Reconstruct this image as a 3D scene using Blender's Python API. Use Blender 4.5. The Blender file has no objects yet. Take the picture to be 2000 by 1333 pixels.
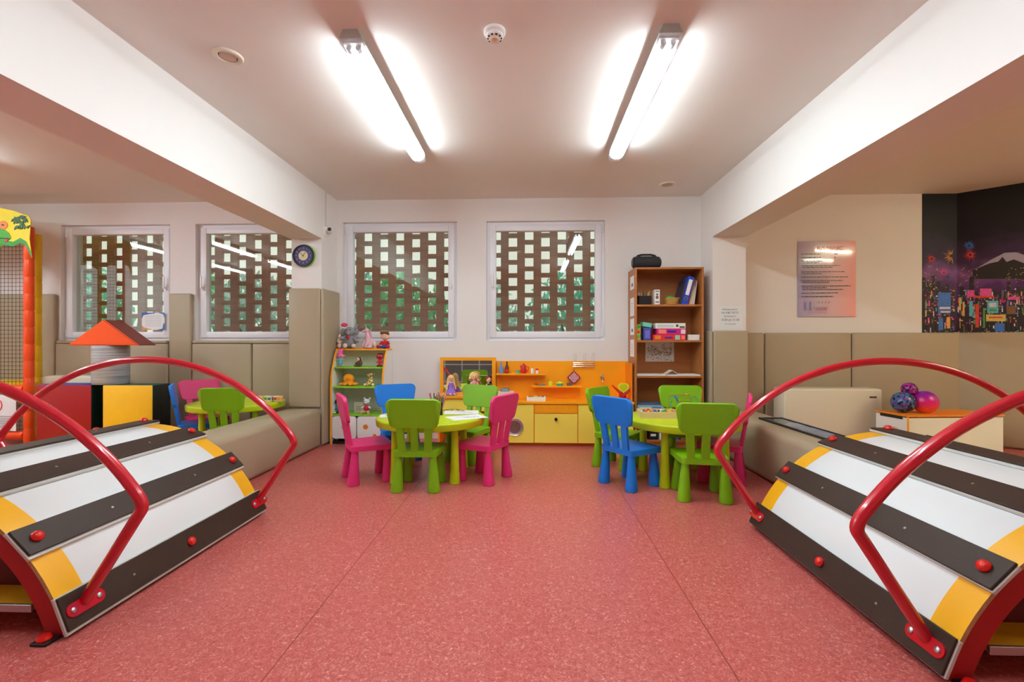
import bpy, bmesh, math, random
from mathutils import Vector, Matrix, Euler
random.seed(7)
PI = math.pi
SC = bpy.context.scene
COL = SC.collection

# ------------------------------------------------------------------ camera
F = 889.0
CAM_Z = 1.06
YAW = math.radians(2.06)
cd = bpy.data.cameras.new('camera'); cam = bpy.data.objects.new('camera', cd); COL.objects.link(cam)
cam.location = (0, 0, CAM_Z); cam.rotation_euler = (PI/2, 0, YAW)
cd.sensor_width = 36.0; cd.lens = 36.0*F/2000.0; cd.shift_y = 6.5/2000; cd.clip_start = 0.05
SC.camera = cam
# ------------------------------------------------------------------ world
w = bpy.data.worlds.new('world'); SC.world = w; w.use_nodes = True
w.node_tree.nodes['Background'].inputs[0].default_value = (0.92, 0.93, 0.80, 1)
w.node_tree.nodes['Background'].inputs[1].default_value = 0.68
# ------------------------------------------------------------------ exposure
SC.view_settings.view_transform = 'Standard'
try: SC.view_settings.look = 'None'
except Exception: pass
SC.view_settings.gamma = 1; SC.view_settings.use_curve_mapping = False
SC.view_settings.exposure = 0.58
TUBE = 66.0            # strength of the fluorescent tubes
SC.cycles.use_denoising = True
SC.cycles.max_bounces = 10; SC.cycles.diffuse_bounces = 6; SC.cycles.transparent_max_bounces = 24
SC.cycles.sample_clamp_indirect = 8

# ------------------------------------------------------------------ measuring a photo pixel in the room
def ray(px, py):
    dx = (px-1000)/F; dz = (673-py)/F
    c, s = math.cos(YAW), math.sin(YAW)
    return Vector((dx*c - s, dx*s + c, dz))
def at(px, py, Y=None, X=None, Z=None):
    d = ray(px, py)
    t = Y/d.y if Y is not None else (X/d.x if X is not None else (Z-CAM_Z)/d.z)
    return Vector((d.x*t, d.y*t, CAM_Z + d.z*t))

# ------------------------------------------------------------------ materials
def s2l(c):
    return tuple(((v/255)/12.92 if v/255 <= 0.04045 else ((v/255+0.055)/1.055)**2.4) for v in c)
MATS = {}
def mat(name, rgb, rough=0.5, metal=0.0, spec=0.5, var=0.06, scale=30.0, bump=0.0, emit=0.0, coat=0.0):
    if name in MATS: return MATS[name]
    m = bpy.data.materials.new(name); m.use_nodes = True
    nt = m.node_tree; N = nt.nodes; L = nt.links; b = N['Principled BSDF']
    col = s2l(rgb)
    tc = N.new('ShaderNodeTexCoord'); no = N.new('ShaderNodeTexNoise'); no.inputs['Scale'].default_value = scale; no.inputs['Detail'].default_value = 4
    L.new(tc.outputs['Object'], no.inputs['Vector'])
    mx = N.new('ShaderNodeMix'); mx.data_type = 'RGBA'
    mx.inputs[6].default_value = tuple(v*(1-var) for v in col)+(1,); mx.inputs[7].default_value = tuple(min(1, v*(1+var)) for v in col)+(1,)
    L.new(no.outputs['Fac'], mx.inputs[0]); L.new(mx.outputs[2], b.inputs['Base Color'])
    b.inputs['Roughness'].default_value = rough; b.inputs['Metallic'].default_value = metal
    b.inputs['Specular IOR Level'].default_value = spec; b.inputs['Coat Weight'].default_value = coat
    if bump:
        bp = N.new('ShaderNodeBump'); bp.inputs['Strength'].default_value = bump; bp.inputs['Distance'].default_value = 0.004
        L.new(no.outputs['Fac'], bp.inputs['Height']); L.new(bp.outputs[0], b.inputs['Normal'])
    if emit:
        b.inputs['Emission Color'].default_value = (1, 1, 1, 1); b.inputs['Emission Strength'].default_value = emit
    MATS[name] = m; return m

WALL = mat('wall_paint', (233, 229, 226), 0.7, var=0.012, scale=6)
CEIL = mat('ceiling_paint', (232, 226, 221), 0.62, var=0.02, scale=3, bump=0.03)
PAD = mat('tan_leatherette', (171, 154, 128), 0.42, spec=0.4, var=0.03, scale=5, bump=0.05)
PADS_ = mat('tan_leatherette_seam', (110, 95, 75), 0.7)
UPVC = mat('white_upvc', (236, 237, 244), 0.35, var=0.01)
GREENC = mat('green_plastic', (120, 174, 8), 0.42, spec=0.4, var=0.03)
LIME = mat('lime_plastic', (188, 208, 12), 0.40, spec=0.4, var=0.03)
PINK = mat('pink_plastic', (220, 48, 118), 0.42, spec=0.4, var=0.03)
BLUE = mat('blue_plastic', (20, 122, 220), 0.40, spec=0.4, var=0.03)
ORANGE = mat('orange_laminate', (252, 166, 10), 0.42, var=0.03, scale=8)
ORANGE2 = mat('deep_orange_laminate', (240, 136, 16), 0.45, var=0.03, scale=8)
YELLOWL = mat('yellow_laminate', (252, 228, 92), 0.45, var=0.03, scale=12)
RED = mat('red_gloss_paint', (196, 14, 38), 0.22, spec=0.6, var=0.04, coat=0.4)
REDM = mat('red_matt', (168, 12, 18), 0.5, var=0.05)
KNOBR = mat('red_knob_plastic', (214, 28, 22), 0.25, spec=0.6)
WHITEL = mat('white_laminate', (232, 236, 238), 0.4, var=0.015, scale=4)
WHITE = mat('white_plastic', (238, 238, 235), 0.45, var=0.01)
RAMPY = mat('ramp_yellow', (250, 184, 16), 0.42, var=0.03)
TREAD = mat('dark_tread_plywood', (58, 42, 34), 0.5, spec=0.3, var=0.25, scale=160, bump=0.15)
TREADE = mat('pale_tread_edge', (205, 202, 196), 0.4, var=0.04)
PLY = mat('raw_plywood', (186, 152, 104), 0.7, var=0.3, scale=60)
ALU = mat('aluminium', (190, 192, 196), 0.3, metal=0.9, var=0.02)
CHROME = mat('chrome', (215, 215, 218), 0.12, metal=1.0, var=0.01)
BLACK = mat('black_plastic', (20, 20, 22), 0.4)
GREY = mat('grey_plastic', (150, 152, 152), 0.45)
LGREY = mat('light_grey', (196, 196, 192), 0.5)
CREAM = mat('cream_metal', (226, 218, 196), 0.45, var=0.015)
PAPER = mat('paper', (236, 236, 236), 0.8, var=0.01)
INK = mat('ink', (48, 42, 52), 0.8)

def wood(name, a, b, rough=0.42, sx=1.0, sz=14.0, rot=False):
    if name in MATS: return MATS[name]
    m = bpy.data.materials.new(name); m.use_nodes = True
    nt = m.node_tree; N = nt.nodes; L = nt.links; p = N['Principled BSDF']
    tc = N.new('ShaderNodeTexCoord'); mp = N.new('ShaderNodeMapping'); mp.inputs['Scale'].default_value = (sx, sx, sz) if not rot else (sz, sz, sx)
    no = N.new('ShaderNodeTexNoise'); no.inputs['Scale'].default_value = 3; no.inputs['Detail'].default_value = 6; no.inputs['Distortion'].default_value = 1.2
    mx = N.new('ShaderNodeMix'); mx.data_type = 'RGBA'; mx.inputs[6].default_value = s2l(a)+(1,); mx.inputs[7].default_value = s2l(b)+(1,)
    L.new(tc.outputs['Object'], mp.inputs[0]); L.new(mp.outputs[0], no.inputs['Vector']); L.new(no.outputs['Fac'], mx.inputs[0]); L.new(mx.outputs[2], p.inputs['Base Color'])
    p.inputs['Roughness'].default_value = rough
    MATS[name] = m; return m
CHERRY = wood('cherry_laminate', (150, 90, 42), (186, 120, 64))
PALEW = wood('pale_wood', (216, 182, 128), (234, 206, 156))

def floor_mat():
    m = bpy.data.materials.new('speckled_red_vinyl'); m.use_nodes = True
    nt = m.node_tree; N = nt.nodes; L = nt.links; p = N['Principled BSDF']
    tc = N.new('ShaderNodeTexCoord')
    n1 = N.new('ShaderNodeTexNoise'); n1.inputs['Scale'].default_value = 70; n1.inputs['Detail'].default_value = 3; n1.inputs['Roughness'].default_value = 0.7; n1.inputs['Distortion'].default_value = 1.5
    r1 = N.new('ShaderNodeValToRGB'); e = r1.color_ramp.elements
    e[0].position = 0.30; e[0].color = s2l((158, 64, 61))+(1,)
    e[1].position = 0.72; e[1].color = s2l((228, 176, 164))+(1,)
    k = e.new(0.46); k.color = s2l((182, 84, 79))+(1,)
    k = e.new(0.58); k.color = s2l((196, 106, 98))+(1,)
    L.new(tc.outputs['Object'], n1.inputs['Vector']); L.new(n1.outputs['Fac'], r1.inputs[0])
    sx = N.new('ShaderNodeSeparateXYZ'); L.new(tc.outputs['Object'], sx.inputs[0])
    a = N.new('ShaderNodeMath'); a.operation = 'ADD'; a.inputs[1].default_value = 15.84; L.new(sx.outputs[0], a.inputs[0])
    d = N.new('ShaderNodeMath'); d.operation = 'MODULO'; d.inputs[1].default_value = 1.5; L.new(a.outputs[0], d.inputs[0])
    c = N.new('ShaderNodeMath'); c.operation = 'LESS_THAN'; c.inputs[1].default_value = 0.005; L.new(d.outputs[0], c.inputs[0])
    mx = N.new('ShaderNodeMix'); mx.data_type = 'RGBA'; mx.inputs[7].default_value = s2l((136, 54, 50))+(1,)
    L.new(c.outputs[0], mx.inputs[0]); L.new(r1.outputs[0], mx.inputs[6]); L.new(mx.outputs[2], p.inputs['Base Color'])
    p.inputs['Roughness'].default_value = 0.30; p.inputs['Specular IOR Level'].default_value = 0.45
    bp = N.new('ShaderNodeBump'); bp.inputs['Strength'].default_value = 0.12; bp.inputs['Distance'].default_value = 0.002
    L.new(n1.outputs['Fac'], bp.inputs['Height']); L.new(bp.outputs[0], p.inputs['Normal'])
    return m
FLOOR = floor_mat()

def glass_mat(name='window_glass', refl=1.5, tint=(0.93, 0.97, 0.95)):
    m = bpy.data.materials.new(name); m.use_nodes = True
    nt = m.node_tree; N = nt.nodes; L = nt.links; N.clear()
    o = N.new('ShaderNodeOutputMaterial'); t = N.new('ShaderNodeBsdfTransparent'); t.inputs[0].default_value = tint+(1,)
    g = N.new('ShaderNodeBsdfGlossy'); g.inputs['Roughness'].default_value = 0.01; g.inputs[0].default_value = (0.9, 0.97, 0.95, 1)
    f = N.new('ShaderNodeLayerWeight'); f.inputs[0].default_value = 0.5
    pw_ = N.new('ShaderNodeMath'); pw_.operation = 'POWER'; pw_.inputs[1].default_value = 4.0; L.new(f.outputs['Facing'], pw_.inputs[0])
    mu = N.new('ShaderNodeMath'); mu.operation = 'MULTIPLY_ADD'; mu.inputs[1].default_value = 0.7; mu.inputs[2].default_value = refl; mu.use_clamp = True
    x = N.new('ShaderNodeMixShader')
    L.new(pw_.outputs[0], mu.inputs[0]); L.new(mu.outputs[0], x.inputs[0]); L.new(t.outputs[0], x.inputs[1]); L.new(g.outputs[0], x.inputs[2]); L.new(x.outputs[0], o.inputs[0])
    return m
GLASS = glass_mat('window_glass', 0.11)
CLEAR = glass_mat('clear_cover', 0.04, (0.98, 0.98, 1.0))
def cover_mat():
    m = bpy.data.materials.new('prismatic_cover'); m.use_nodes = True
    nt = m.node_tree; N = nt.nodes; L = nt.links; N.clear()
    o = N.new('ShaderNodeOutputMaterial'); t = N.new('ShaderNodeBsdfTransparent'); t.inputs[0].default_value = (1, 1, 1, 1)
    d = N.new('ShaderNodeBsdfTranslucent'); d.inputs[0].default_value = (0.9, 0.9, 1, 1)
    x = N.new('ShaderNodeMixShader'); x.inputs[0].default_value = 0.12
    L.new(t.outputs[0], x.inputs[1]); L.new(d.outputs[0], x.inputs[2]); L.new(x.outputs[0], o.inputs[0])
    return m
COVER = cover_mat()
def emit_mat(name, col, st):
    m = bpy.data.materials.new(name); m.use_nodes = True
    nt = m.node_tree; N = nt.nodes; L = nt.links; N.clear()
    o = N.new('ShaderNodeOutputMaterial'); e = N.new('ShaderNodeEmission'); e.inputs[0].default_value = col+(1,); e.inputs[1].default_value = st
    L.new(e.outputs[0], o.inputs[0]); return m
TUBEM = emit_mat('fluorescent_tube', (0.81, 0.96, 1.0), TUBE)
TUBEN = emit_mat('dimmed_fluorescent_tube', (0.81, 0.96, 1.0), TUBE*0.62)  # near pair set weaker to keep the beams by the camera from clipping
TUBEW = emit_mat('warm_fluorescent_tube', (1.0, 0.96, 0.66), TUBE*0.95)
def mirror_mat():
    m = mat('mirror_glass', (225, 230, 228), 0.02, metal=1.0, var=0.0); return m
MIRROR = mirror_mat()

# ------------------------------------------------------------------ mesh building
class MB:
    def __init__(s): s.bm = bmesh.new(); s.mi = 0
    def _mark(s, faces):
        for f in faces: f.material_index = s.mi
    def box(s, a, b, bev=0.0, seg=2, M=None):
        a = Vector(a); b = Vector(b)
        c = (a+b)/2; d = b-a
        mt = Matrix.Translation(c) @ Matrix.Diagonal((d.x, d.y, d.z, 1))
        if M is not None: mt = M @ mt
        r = bmesh.ops.create_cube(s.bm, size=1, matrix=mt)
        vs = r['verts']; fs = set(f for v in vs for f in v.link_faces); s._mark(fs)
        if bev:
            es = list(set(e for v in vs for e in v.link_edges))
            q = bmesh.ops.bevel(s.bm, geom=es, offset=bev, segments=seg, profile=0.5, affect='EDGES')
            s._mark(q['faces'])
        return s
    def cyl(s, p0, p1, r0, r1=None, n=20, caps=True):
        p0 = Vector(p0); p1 = Vector(p1); r1 = r0 if r1 is None else r1
        d = p1-p0; L = d.length
        M = Matrix.Translation((p0+p1)/2) @ d.to_track_quat('Z', 'Y').to_matrix().to_4x4()
        r = bmesh.ops.create_cone(s.bm, cap_ends=caps, segments=n, radius1=r0, radius2=r1, depth=L, matrix=M)
        s._mark(set(f for v in r['verts'] for f in v.link_faces)); return s
    def ball(s, c, r, rot=None, u=16, v=10):
        if not hasattr(r, '__len__'): r = (r, r, r)
        M = Matrix.Translation(Vector(c))
        if rot: M = M @ Euler([math.radians(q) for q in rot]).to_matrix().to_4x4()
        M = M @ Matrix.Diagonal((r[0], r[1], r[2], 1))
        q = bmesh.ops.create_uvsphere(s.bm, u_segments=u, v_segments=v, radius=1, matrix=M)
        s._mark(set(f for v_ in q['verts'] for f in v_.link_faces)); return s
    def lathe(s, prof, c=(0, 0, 0), n=28, M=None):
        c = Vector(c); rings = []
        for (r, z) in prof:
            if r < 1e-6: rings.append([s.bm.verts.new(c+Vector((0, 0, z)))])
            else: rings.append([s.bm.verts.new(c+Vector((r*math.cos(2*PI*k/n), r*math.sin(2*PI*k/n), z))) for k in range(n)])
        if M is not None:
            for R in rings:
                for v in R: v.co = M @ v.co
        for A, B in zip(rings, rings[1:]):
            for k in range(n):
                k2 = (k+1) % n
                if len(A) == 1 and len(B) == 1: continue
                if len(A) == 1: f = s.bm.faces.new((A[0], B[k2], B[k]))
                elif len(B) == 1: f = s.bm.faces.new((A[k], A[k2], B[0]))
                else: f = s.bm.faces.new((A[k], A[k2], B[k2], B[k]))
                f.material_index = s.mi
        return s
    def prism(s, pts, d0, d1, plane='XZ', M=None):
        def P(u, v, d): return {'XZ': (u, d, v), 'YZ': (d, u, v), 'XY': (u, v, d)}[plane]
        A = [s.bm.verts.new(P(u, v, d0)) for u, v in pts]; B = [s.bm.verts.new(P(u, v, d1)) for u, v in pts]
        if M is not None:
            for v in A+B: v.co = M @ v.co
        n = len(pts); fs = [s.bm.faces.new(A), s.bm.faces.new(B[::-1])]
        for k in range(n): fs.append(s.bm.faces.new((A[k], B[k], B[(k+1) % n], A[(k+1) % n])))
        s._mark(fs); return s
    def quad(s, ps):
        f = s.bm.faces.new([s.bm.verts.new(Vector(p)) for p in ps]); f.material_index = s.mi; return s
    def tube(s, pts, r, n=12, closed=False, caps=True):
        pts = [Vector(p) for p in pts]; m = len(pts); rings = []
        rr = r if hasattr(r, '__len__') else [r]*m
        up = None
        for i, p in enumerate(pts):
            if closed: t = pts[(i+1) % m]-pts[i-1]
            else: t = pts[min(i+1, m-1)]-pts[max(i-1, 0)]
            t.normalize()
            if up is None:
                up = Vector((0, 0, 1)) if abs(t.z) < 0.9 else Vector((0, 1, 0))
            a = t.cross(up).normalized(); b = a.cross(t).normalized(); up = b
            rings.append([s.bm.verts.new(p+(a*math.cos(2*PI*k/n)+b*math.sin(2*PI*k/n))*rr[i]) for k in range(n)])
        prs = list(zip(rings, rings[1:]))+([(rings[-1], rings[0])] if closed else [])
        for A, B in prs:
            for k in range(n):
                f = s.bm.faces.new((A[k], A[(k+1) % n], B[(k+1) % n], B[k])); f.material_index = s.mi
        if caps and not closed:
            for R in (rings[0][::-1], rings[-1]):
                f = s.bm.faces.new(R); f.material_index = s.mi
        return s
    def build(s, name, mats, parent=None, smooth=35, loc=None):
        bmesh.ops.recalc_face_normals(s.bm, faces=s.bm.faces[:])
        me = bpy.data.meshes.new(name); s.bm.to_mesh(me); s.bm.free()
        for m in (mats if isinstance(mats, (list, tuple)) else [mats]): me.materials.append(m)
        if smooth:
            me.polygons.foreach_set('use_smooth', [True]*len(me.polygons))
            try: me.set_sharp_from_angle(angle=math.radians(smooth))
            except Exception: pass
        o = bpy.data.objects.new(name, me); COL.objects.link(o)
        if parent is not None: o.parent = parent
        if loc is not None: o.location = loc
        return o

def tag(o, label=None, cat=None, group=None, kind=None):
    if label: o['label'] = label
    if cat: o['category'] = cat
    if group: o['group'] = group
    if kind: o['kind'] = kind
    return o
def thing(name, label, cat, loc=(0, 0, 0), rz=0.0, group=None):
    o = bpy.data.objects.new(name, None); COL.objects.link(o); o.empty_display_size = 0.05
    o.location = loc; o.rotation_euler = (0, 0, rz); return tag(o, label, cat, group)
def copy_tree(o, parent=None):
    c = o.copy(); COL.objects.link(c)
    if parent is not None: c.parent = parent
    for ch in list(o.children): copy_tree(ch, c)
    return c
def struct(name, mb, m, smooth=0, parent=None):
    o = mb.build(name, m, parent, smooth=smooth)
    if parent is None: o['kind'] = 'structure'
    return o
def rrect(w, h, r, n=5, cx=0, cy=0, top=None):
    top = w if top is None else top; out = []
    cs = [(w/2-r, -h/2+r, -90), (top/2-r, h/2-r, 0), (-top/2+r, h/2-r, 90), (-w/2+r, -h/2+r, 180)]
    for x, y, a0 in cs:
        for k in range(n+1):
            a = math.radians(a0+90*k/n); out.append((cx+x+r*math.cos(a), cy+y+r*math.sin(a)))
    return out
def text(s, size, m, parent, loc, rot=(PI/2, 0, 0), align='CENTER', bold=0.0, ext=0.0004):
    c = bpy.data.curves.new('lettering', 'FONT'); c.body = s; c.size = size; c.align_x = align; c.align_y = 'CENTER'
    c.extrude = ext; c.offset = bold; c.materials.append(m)
    tmp = bpy.data.objects.new('lettering', c); me = bpy.data.meshes.new_from_object(tmp); bpy.data.objects.remove(tmp)
    o = bpy.data.objects.new('lettering', me); COL.objects.link(o); o.parent = parent; o.location = loc; o.rotation_euler = rot
    return o
def soften(o, voxel, it=4):
    r = o.modifiers.new('remesh', 'REMESH'); r.mode = 'VOXEL'; r.voxel_size = voxel; r.use_smooth_shade = True
    s = o.modifiers.new('smooth', 'SMOOTH'); s.iterations = it; s.factor = 0.6
    return o
def blob(name, els, m, parent, voxel=0.005, it=4):
    b = MB()
    for e in els:
        if len(e) == 8: b.tube([e[0:3], e[3:6]], [e[6], e[7]], 10)
        elif len(e) == 4: b.ball(e[:3], e[3], u=14, v=9)
        elif len(e) == 6: b.ball(e[:3], e[3:6], u=14, v=9)
        else: b.ball(e[:3], e[3:6], rot=e[6], u=14, v=9)
    o = b.build(name, m, parent)
    return soften(o, voxel, it)

# ================================================================== THE ROOM
H = 2.69; YW = 5.08; XB0, XB1 = -2.163, 1.894      # ceiling height, window wall, beam faces
BZ = 2.17
fl = MB(); fl.box((-7.6, -3.1, -0.1), (6.5, 5.4, 0)); struct('floor', fl, FLOOR)
fl = MB(); fl.box((-7.6, -3.1, H), (6.5, 5.4, H+0.1)); struct('ceiling', fl, CEIL)
WZ0, WZ1 = 1.10, 2.44
wins = [(-5.41, -4.11), (-3.81, -2.51), (-2.10, -0.80), (-0.47, 0.85)]
wb = MB()
xs = [-7.6]+[v for p in wins for v in p]+[6.5]
for i in range(0, len(xs), 2): wb.box((xs[i], YW, 0), (xs[i+1], YW+0.26, H))
for a, b in wins:
    wb.box((a, YW, 0), (b, YW+0.26, WZ0)); wb.box((a, YW, WZ1), (b, YW+0.26, H))
struct('wall_back', wb, WALL)
fl = MB(); fl.box((-7.7, -3.1, 0), (-7.6, 5.4, H)); struct('wall_left', fl, WALL)
fl = MB(); fl.box((6.3, -3.1, 0), (6.4, 3.62, H)); struct('wall_right', fl, WALL)
fl = MB(); fl.box((-7.6, -3.1, 0), (6.5, -3.0, H)); struct('wall_front', fl, WALL)
DA = Vector((4.62, YW, 0)); DD = Vector((0.37, -0.32, 0)).normalized(); DLEN = 2.25
DN = Vector((DD.y, -DD.x, 0))
if DN.y > 0: DN = -DN
fl = MB(); p1 = DA+DD*DLEN
fl.prism([(DA.x, DA.y), (p1.x, p1.y), (p1.x+0.1, p1.y+0.1), (DA.x+0.1, DA.y+0.1)], 0, H, 'XY'); struct('wall_diagonal', fl, WALL)
# beams and the columns that carry them
bm_ = MB(); bm_.box((XB0-0.34, -3.0, BZ), (XB0, YW, H)); struct('beam_left', bm_, WALL)
bm_ = MB(); bm_.box((XB1, -3.0, BZ), (XB1+0.34, YW, H)); struct('beam_right', bm_, WALL)
bm_ = MB(); bm_.box((XB0-0.32, 4.69, 0), (XB0, YW, BZ)); struct('column_left', bm_, WALL)
bm_ = MB(); bm_.box((XB1, 4.75, 0), (XB1+0.335, YW, BZ)); struct('column_right', bm_, WALL)

# ---- windows
def window(n, a, b, hinge_right):
    t = bpy.data.objects.new('window_%d' % n, None); COL.objects.link(t); t['kind'] = 'structure'; t.location = (a, YW+0.05, WZ0)
    Wd, Hh = b-a, WZ1-WZ0
    m = MB()
    for (x0, x1, z0, z1) in ((0.0, 0.045, 0, Hh), (Wd-0.045, Wd, 0, Hh), (0.045, Wd-0.045, 0, 0.05), (0.045, Wd-0.045, Hh-0.05, Hh)):
        m.box((x0, 0.0, z0), (x1, 0.07, z1), 0.003, 1)
    m.build('window_frame', UPVC, t, 30)
    m = MB(); g = 0.035; s = 0.07
    for (x0, x1, z0, z1) in ((g, g+s, g, Hh-g), (Wd-g-s, Wd-g, g, Hh-g), (g+s, Wd-g-s, g, g+s), (g+s, Wd-g-s, Hh-g-s, Hh-g)):
        m.box((x0, -0.02, z0), (x1, 0.05, z1), 0.006, 2)
    m.build('sash', UPVC, t, 30)
    m = MB(); m.box((g+s-0.005, 0.03, g+s-0.005), (Wd-g-s+0.005, 0.034, Hh-g-s+0.005)); m.build('glass_pane', GLASS, t, 0)
    hx = g+s/2 if hinge_right else Wd-g-s/2
    m = MB(); m.box((hx-0.014, -0.032, Hh/2-0.09), (hx+0.014, -0.02, Hh/2-0.02), 0.004)
    m.box((hx-0.009, -0.06, Hh/2-0.068), (hx+0.009, -0.03, Hh/2-0.05), 0.003)
    m.box((hx-0.010, -0.066, Hh/2-0.07), (hx+0.010, -0.052, Hh/2+0.07), 0.005); m.build('window_handle', WHITE, t)
    hx = Wd-g+0.008 if hinge_right else g-0.008
    for z in (0.09, Hh-0.09):
        m = MB(); m.cyl((hx, -0.014, z-0.04), (hx, -0.014, z+0.04), 0.009, n=12); m.build('hinge', UPVC, t)
    return t
window(1, *wins[0], False); window(2, *wins[1], True); window(3, *wins[2], False); window(4, *wins[3], True)

# ---- perforated brick screen outside
def brick_mat():
    m = bpy.data.materials.new('brown_brick'); m.use_nodes = True
    nt = m.node_tree; N = nt.nodes; L = nt.links; p = N['Principled BSDF']
    tc = N.new('ShaderNodeTexCoord'); mp = N.new('ShaderNodeMapping'); mp.inputs['Rotation'].default_value = (PI/2, 0, 0)
    b = N.new('ShaderNodeTexBrick'); b.inputs['Scale'].default_value = 1; b.inputs['Brick Width'].default_value = 0.41; b.inputs['Row Height'].default_value = 0.0835
    b.inputs['Mortar Size'].default_value = 0.003
    b.inputs['Color1'].default_value = s2l((168, 122, 96))+(1,); b.inputs['Color2'].default_value = s2l((184, 134, 106))+(1,); b.inputs['Mortar'].default_value = s2l((130, 108, 92))+(1,)
    L.new(tc.outputs['Object'], mp.inputs[0]); L.new(mp.outputs[0], b.inputs['Vector']); L.new(b.outputs[0], p.inputs['Base Color']); p.inputs['Roughness'].default_value = 0.9
    return m
BRICK = brick_mat()
m = MB(); PX, PZ = 0.205, 0.167
y0, y1 = 5.72, 5.76
k = 0; x = -8.6
while x < 1.9:
    hw = 0.054
    m.box((x-PX+hw, y0, 0.4), (x-hw, y1, 3.3))
    z = 0.4+(0 if k % 2 else PZ/2)
    while z < 3.3:
        j = random.uniform(-0.004, 0.004)
        m.box((x-hw, y0+0.004, z+j), (x+hw, y1-0.004, z+0.056+j)); z += PZ
    x += PX; k += 1
o = m.build('brick_screen', BRICK, smooth=0); o['kind'] = 'structure'
# ground, trees outside
m = MB(); m.box((-30, 5.4, -0.3), (30, 40, -0.02)); o = m.build('ground', mat('outdoor_paving', (150, 155, 145), 0.9), smooth=0); o['kind'] = 'structure'
LEAF = [mat('leaf_%s' % n, c, 0.7, var=0.35, scale=3) for n, c in (('bluish_green', (140, 226, 206)), ('mid_green', (130, 214, 160)), ('pale_green', (196, 240, 224)))]
BARK = mat('bark', (96, 82, 70), 0.9, var=0.3)
for i, (x, y, h, mi) in enumerate(((-12.9, 11.2, 2.9, 2), (-10.5, 10.5, 2.9, 0), (-8.2, 11.6, 2.9, 1), (-6.0, 10.0, 2.7, 2), (-4.1, 12.0, 2.9, 0), (-2.6, 9.4, 2.55, 1), (-1.2, 11.6, 2.8, 2), (0.9, 10.4, 2.65, 0), (3.2, 11.4, 2.7, 1))):
    t = thing('tree', '', 'tree', (x, y, -0.02), group='small trees outside beyond the brick screen')
    t['label'] = 'green leafy tree seen in pieces through holes of the brick screen'
    m = MB(); m.tube([(0, 0, 0), (0.05, 0, 0.8), (0, 0.05, 1.6)], [0.09, 0.07, 0.04], 8)
    for a in (0.3, 2.4, 4.4): m.tube([(0.03, 0, 0.7), (0.6*math.cos(a), 0.6*math.sin(a), 1.5)], [0.04, 0.02], 6)
    m.build('trunk', BARK, t)
    m = MB(); rnd = random.Random(i)
    for q in range(1050):
        while True:
            v = Vector((rnd.uniform(-1, 1), rnd.uniform(-1, 1), rnd.uniform(-1, 1)))
            if v.length < 1: break
        c = Vector((v.x*1.05, v.y*0.7, h*0.56+v.z*h*0.47)); s = rnd.uniform(0.07, 0.14)
        R = Euler((rnd.uniform(0, 6), rnd.uniform(0, 6), rnd.uniform(0, 6))).to_matrix()
        m.quad([c+R@Vector(p)*s for p in ((-1, 0, 0), (0, -0.5, 0.1), (1, 0, 0), (0, 0.5, 0.1))])
    m.build('foliage', LEAF[mi], t, smooth=0)

# ================================================================== PADDING
def pad(a, b, label, bev=0.018, cat='wall padding', name='wall_pad', group=None):
    a = Vector(a); b = Vector(b); c = Vector(((a.x+b.x)/2, (a.y+b.y)/2, min(a.z, b.z)))
    m = MB(); m.box(a-c, b-c, bev, 3); o = m.build(name, PAD, smooth=50, loc=c); return tag(o, label, cat, group)
G = 'tan padded panels on the window wall'
YP = YW-0.05
pad((-7.5, YP, 0.01), (-5.44, YW, 1.64), 'tall tan padded wall panel behind the netted play frame', group=G)
pad((-5.43, YP, 0.01), (-4.10, YW, 1.07), 'tan padded wall panel under the far left window', group=G)
pad((-4.09, YP, 0.01), (-3.83, YW, 1.64), 'tall narrow tan padded strip between the two left windows', group=G)
pad((-3.82, YP, 0.01), (-3.13, YW, 1.07), 'tan padded panel behind the pink chair under second window', group=G)
pad((-3.12, YP, 0.01), (-2.50, YW, 1.07), 'tan padded panel beside the left column under second window', group=G)
pad((-5.41, YW-0.055, 1.07), (-4.11, YW+0.05, 1.105), 'tan padded sill cushion of the far left window', 0.01, group='padded window sills')
pad((-3.81, YW-0.055, 1.07), (-2.51, YW+0.05, 1.105), 'tan padded sill cushion of the window beside the clock', 0.01, group='padded window sills')
pad((XB0-0.335, 4.65, 0.40), (XB0+0.0, 4.69, 1.645), 'tan padded panel on the face of the left column under the clock', group='column padding')
pad((XB0, 4.655, 0.01), (XB0+0.035, YW, 1.645), 'tan padded panel on the column side beside the toy shelf', group='column padding')
pad((XB1-0.005, 4.71, 0.01), (XB1+0.345, 4.75, 1.20), 'tan padded panel on the right column under the notice', group='column padding')
pad((XB1-0.04, 4.715, 0.01), (XB1-0.006, YW, 1.20), 'tan padded panel on the column side beside the bookcase', group='column padding')
G = 'tan padded panels of the right bay'
for a, b, l in ((2.25, 2.56, 'narrow tan padded panel just right of the right column'), (2.57, 3.48, 'tan padded panel behind the cream heater on the right'),
                (3.49, 4.612, 'tan padded panel behind the balls on the white chest')):
    pad((a, YP, 0.01), (b, YW, 1.185), l, group=G)
t0 = DA+DN*0.003
m = MB(); M = Matrix(((DD.x, DN.x, 0, DA.x), (DD.y, DN.y, 0, DA.y), (0, 0, 1, 0), (0, 0, 0, 1)))
m.box((0.004, 0.0, 0.01), (0.85, 0.05, 1.185), 0.018, 3, M=M); tag(m.build('wall_pad', PAD, smooth=50), 'tan padded panel on the angled wall under the night city mural', 'wall padding', G)
m = MB(); m.box((0.86, 0.0, 0.01), (1.68, 0.05, 1.185), 0.018, 3, M=M); tag(m.build('wall_pad', PAD, smooth=50), 'tan padded panel furthest right on the angled wall', 'wall padding', G)
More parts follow.
